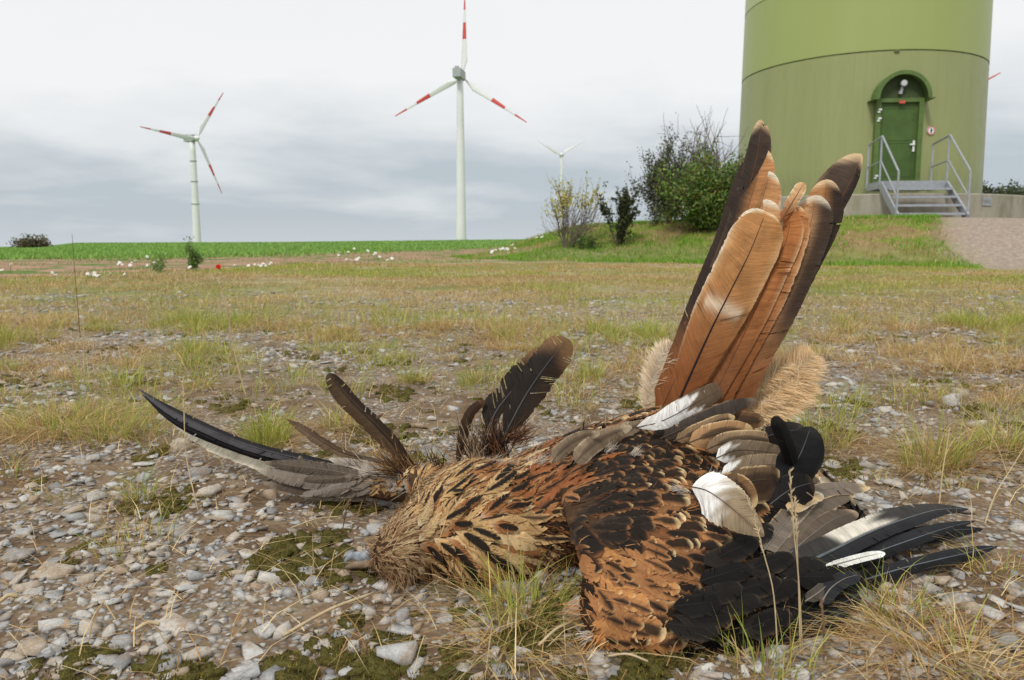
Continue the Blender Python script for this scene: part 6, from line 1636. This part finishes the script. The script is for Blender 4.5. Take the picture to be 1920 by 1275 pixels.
# ================================================================ foreground grasses beside the bird
tufts = [
    (985, 1150, .055, .082, 150, .60, 'green and straw grass tuft in front of the breast', .9),
    (955, 1215, .055, .060, 90, .25, 'low mostly dry grass tuft at the bottom centre', 1.2),
    (500, 835, .055, .110, 260, .85, 'bright green grass tuft behind the outstretched left wing', .6),
    (640, 800, .055, .09, 120, .45, 'thin mixed grass tuft between bright tuft and upright brown feather', .8),
    (265, 935, .030, .075, 60, .8, 'small green grass tuft on gravel below the left wingtip', .9),
    (1672, 1150, .040, .075, 70, .45, 'grass tuft with green blades below the right wingtips', .8),
    (1700, 1190, .06, .075, 110, .10, 'flattened dry grass tuft near the lower right', 1.4),
    (1860, 1075, .035, .06, 50, .30, 'reddish dry grass tuft at the right end of the wingtips', 1.0),
    (1440, 1262, .05, .080, 60, .65, 'sparse green blades at the bottom edge right of the wing', .6),
    (1810, 1250, .07, .09, 130, .12, 'pale dry grass tuft in the bottom right corner', 1.2),
    (110, 810, .12, .13, 420, .06, 'large dry brown grass tuft at the left', 1.5),
    (20, 690, .05, .08, 90, .85, 'green tuft at the left edge below the field', .8),
    (1110, 715, .05, .12, 150, .65, 'green grass tuft right of the broad upright dark feather', .5),
    (1760, 870, .07, .15, 240, .40, 'tall mixed grass tuft at right above the wingtips', .7),
    (1885, 850, .06, .12, 160, .35, 'mixed grass tuft at the right edge', .8),
    (1560, 830, .05, .09, 110, .35, 'dry grass tuft just right of the raised dark feathers', .9),
    (370, 730, .05, .08, 90, .5, 'small thin tuft between long straw stalk and bright green tuft', .8),
    (205, 830, .04, .10, 80, .5, 'small green and straw tuft right of the large dry tuft', .8),
    (770, 720, .05, .08, 100, .5, 'thin tuft right of the upright brown feather', .8),
    (950, 640, .07, .12, 150, .55, 'mixed green tuft behind the broad upright dark feather', .6),
]
for (a, b_, rad, hgt, n, gsh, lab, ln_) in tufts:
    hgt *= .85
    q = PZ(a, b_, 0); v, f, c = tuft_arrays(q[0], q[1], int(n * 1.5), rad * .7, hgt, gsh, .0011 if b_ > 900 else .0013, ln_ * .9, 4)
    t = thing('grass_tuft', lab, 'grass', (q[0], q[1], float(H(q[0], q[1]))))
    v2_, f2_, c2_ = tuft_arrays(q[0], q[1], int(n * 1.0), rad, hgt * .85, 0, .0011, 1.6, 4); v, f, c = join([(v, f, c), (v2_, f2_, c2_)])
    v = v - np.array([q[0], q[1], float(H(q[0], q[1]))]); link('blades', mk_mesh('blades', v, f, c, mat=grass_mat), t, kind='stuff')
straw_stalk = simple_mat('straw_stalk', (.58, .45, .27), .7, .15, 60); dark_stalk = simple_mat('dark_stalk', (.20, .12, .07), .7, .15, 60)
def stalk(label, pts, rad, mat, head=None, seedcol=None):
    P_ = [PY(a, b_, Y) for a, b_, Y in pts]; base = P_[0].copy(); base[2] = float(H(base[0], base[1])); P_[0] = base.copy(); P_[0][2] -= .004
    P2, T_, N_, L_ = resample(np.array(P_), np.tile([0, -1, .2], (len(P_), 1)), 16)
    t = thing('grass_stalk', label, 'grass stalk', tuple(base)); b = MB(); b.tube(P2 - base, np.linspace(rad, rad * .45, 16), 5); b.build('stem', mat, t, smooth=True)
    if head:
        m = MB(); r = np.random.default_rng(int(pts[0][0])); k0 = 1 - head
        for k in range(26):
            s = k0 + head * k / 25; x = s * 15; i_ = min(int(x), 14); p = P2[i_] * (1 - (x - i_)) + P2[i_ + 1] * (x - i_) - base
            d = T_[i_] + r.normal(0, .35, 3); d /= np.linalg.norm(d); m.tube([p, p + d * rad * 3, p + d * rad * 6], [rad * .4, rad * .8, rad * .1], 4, False)
        m.build('seed_head', seedcol or mat, t, kind='stuff')
stalk('long dry straw stalk crossing in front of the wing, right of the white feather', [(1461, 1205, .62), (1450, 1110, .63), (1430, 1030, .64), (1410, 955, .65), (1396, 925, .655)], .0008, straw_stalk, .35)
stalk('tallest of two upright straw stalks in front of the black wing', [(1507, 1200, .63), (1497, 1080, .63), (1487, 980, .635), (1481, 885, .64)], .0009, straw_stalk, .3)
stalk('shorter of the two upright straw stalks in front of the black wing', [(1503, 1205, .625), (1498, 1120, .63), (1494, 1010, .635), (1490, 935, .64)], .0008, straw_stalk, .25)
stalk('brown seed spike stalk below the black wing, right of the upright stalks', [(1546, 1215, .62), (1545, 1170, .625), (1541, 1130, .63)], .0010, dark_stalk, .6)
stalk('tall dark rush stalk at the left rising above the horizon', [(151, 640, 2.9), (147, 590, 2.9), (141, 520, 2.9), (135, 438, 2.9)], .0017, dark_stalk)
stalk('curved straw stalk with seed head below the red poppy', [(462, 745, 1.75), (440, 660, 1.75), (425, 580, 1.75), (411, 528, 1.75)], .0022, straw_stalk, .5)
stalk('straw stalk bent at its top beside the dark rush stalk', [(158, 720, 1.85), (157, 640, 1.85), (155, 590, 1.85), (150, 575, 1.85)], .0018, straw_stalk)
stalk('leaning straw stalk standing in front of the left wing', [(372, 945, 1.0), (350, 860, 1.02), (345, 780, 1.03), (343, 710, 1.05)], .0010, straw_stalk, .3)
stalk('short straw stalk with seed head standing before the breast', [(975, 1160, .72), (965, 1090, .72), (955, 1040, .72), (952, 1003, .72)], .0006, straw_stalk, .3)
stalk('thin upright straw stalk at right behind the wingtips', [(1762, 925, 1.0), (1768, 880, 1.01), (1775, 840, 1.02), (1781, 800, 1.03)], .0011, straw_stalk)
stalk('long straw stalk leaning diagonally at the right edge', [(1845, 990, .93), (1865, 930, .95), (1895, 880, .97), (1920, 840, .99)], .0011, straw_stalk)
stalk('long thin straw stalk arching over the grass at the upper right', [(1900, 900, 1.1), (1860, 820, 1.12), (1800, 760, 1.14), (1740, 700, 1.16)], .0009, straw_stalk)
stalk('small brown seed stalk between left wing and head', [(640, 1015, .9), (643, 990, .9), (648, 962, .9), (654, 942, .9)], .0009, dark_stalk, .5)
# fallen straws
def fallen(label, a, b_, rad):
    A = PZ(a[0], a[1], .012); B = PZ(b_[0], b_[1], .014); m = (A + B) / 2 + np.array([0, 0, .004]); base = A.copy()
    t = link('fallen_straw', None, None); bpy.data.objects.remove(t)
    mb = MB(); P2, _, _, _ = resample(np.array([A, m, B]) - base, np.tile([0, 0, 1], (3, 1)), 10); mb.tube(P2, rad, 5)
    mb.build('fallen_straw', straw_stalk, None, smooth=True, label=label, cat='straw', loc=tuple(base))
fallen('thick straw lying on the gravel below the beak', (530, 1192), (700, 1112), .0016)
fallen('short thick straw piece at the left edge on the gravel', (0, 1128), (34, 1118), .0022)
fallen('thin straw lying across the gravel left of the head', (545, 990), (640, 968), .0009)
fallen('short pale straw on moss at lower left', (255, 1180), (300, 1170), .0020)
fallen('curved thin straw along the ground in front of the folded wing', (1140, 1230), (1215, 1240), .0011)
fallen('dry straw running from wing root to the centre tuft', (1010, 1210), (1075, 1165), .0013)
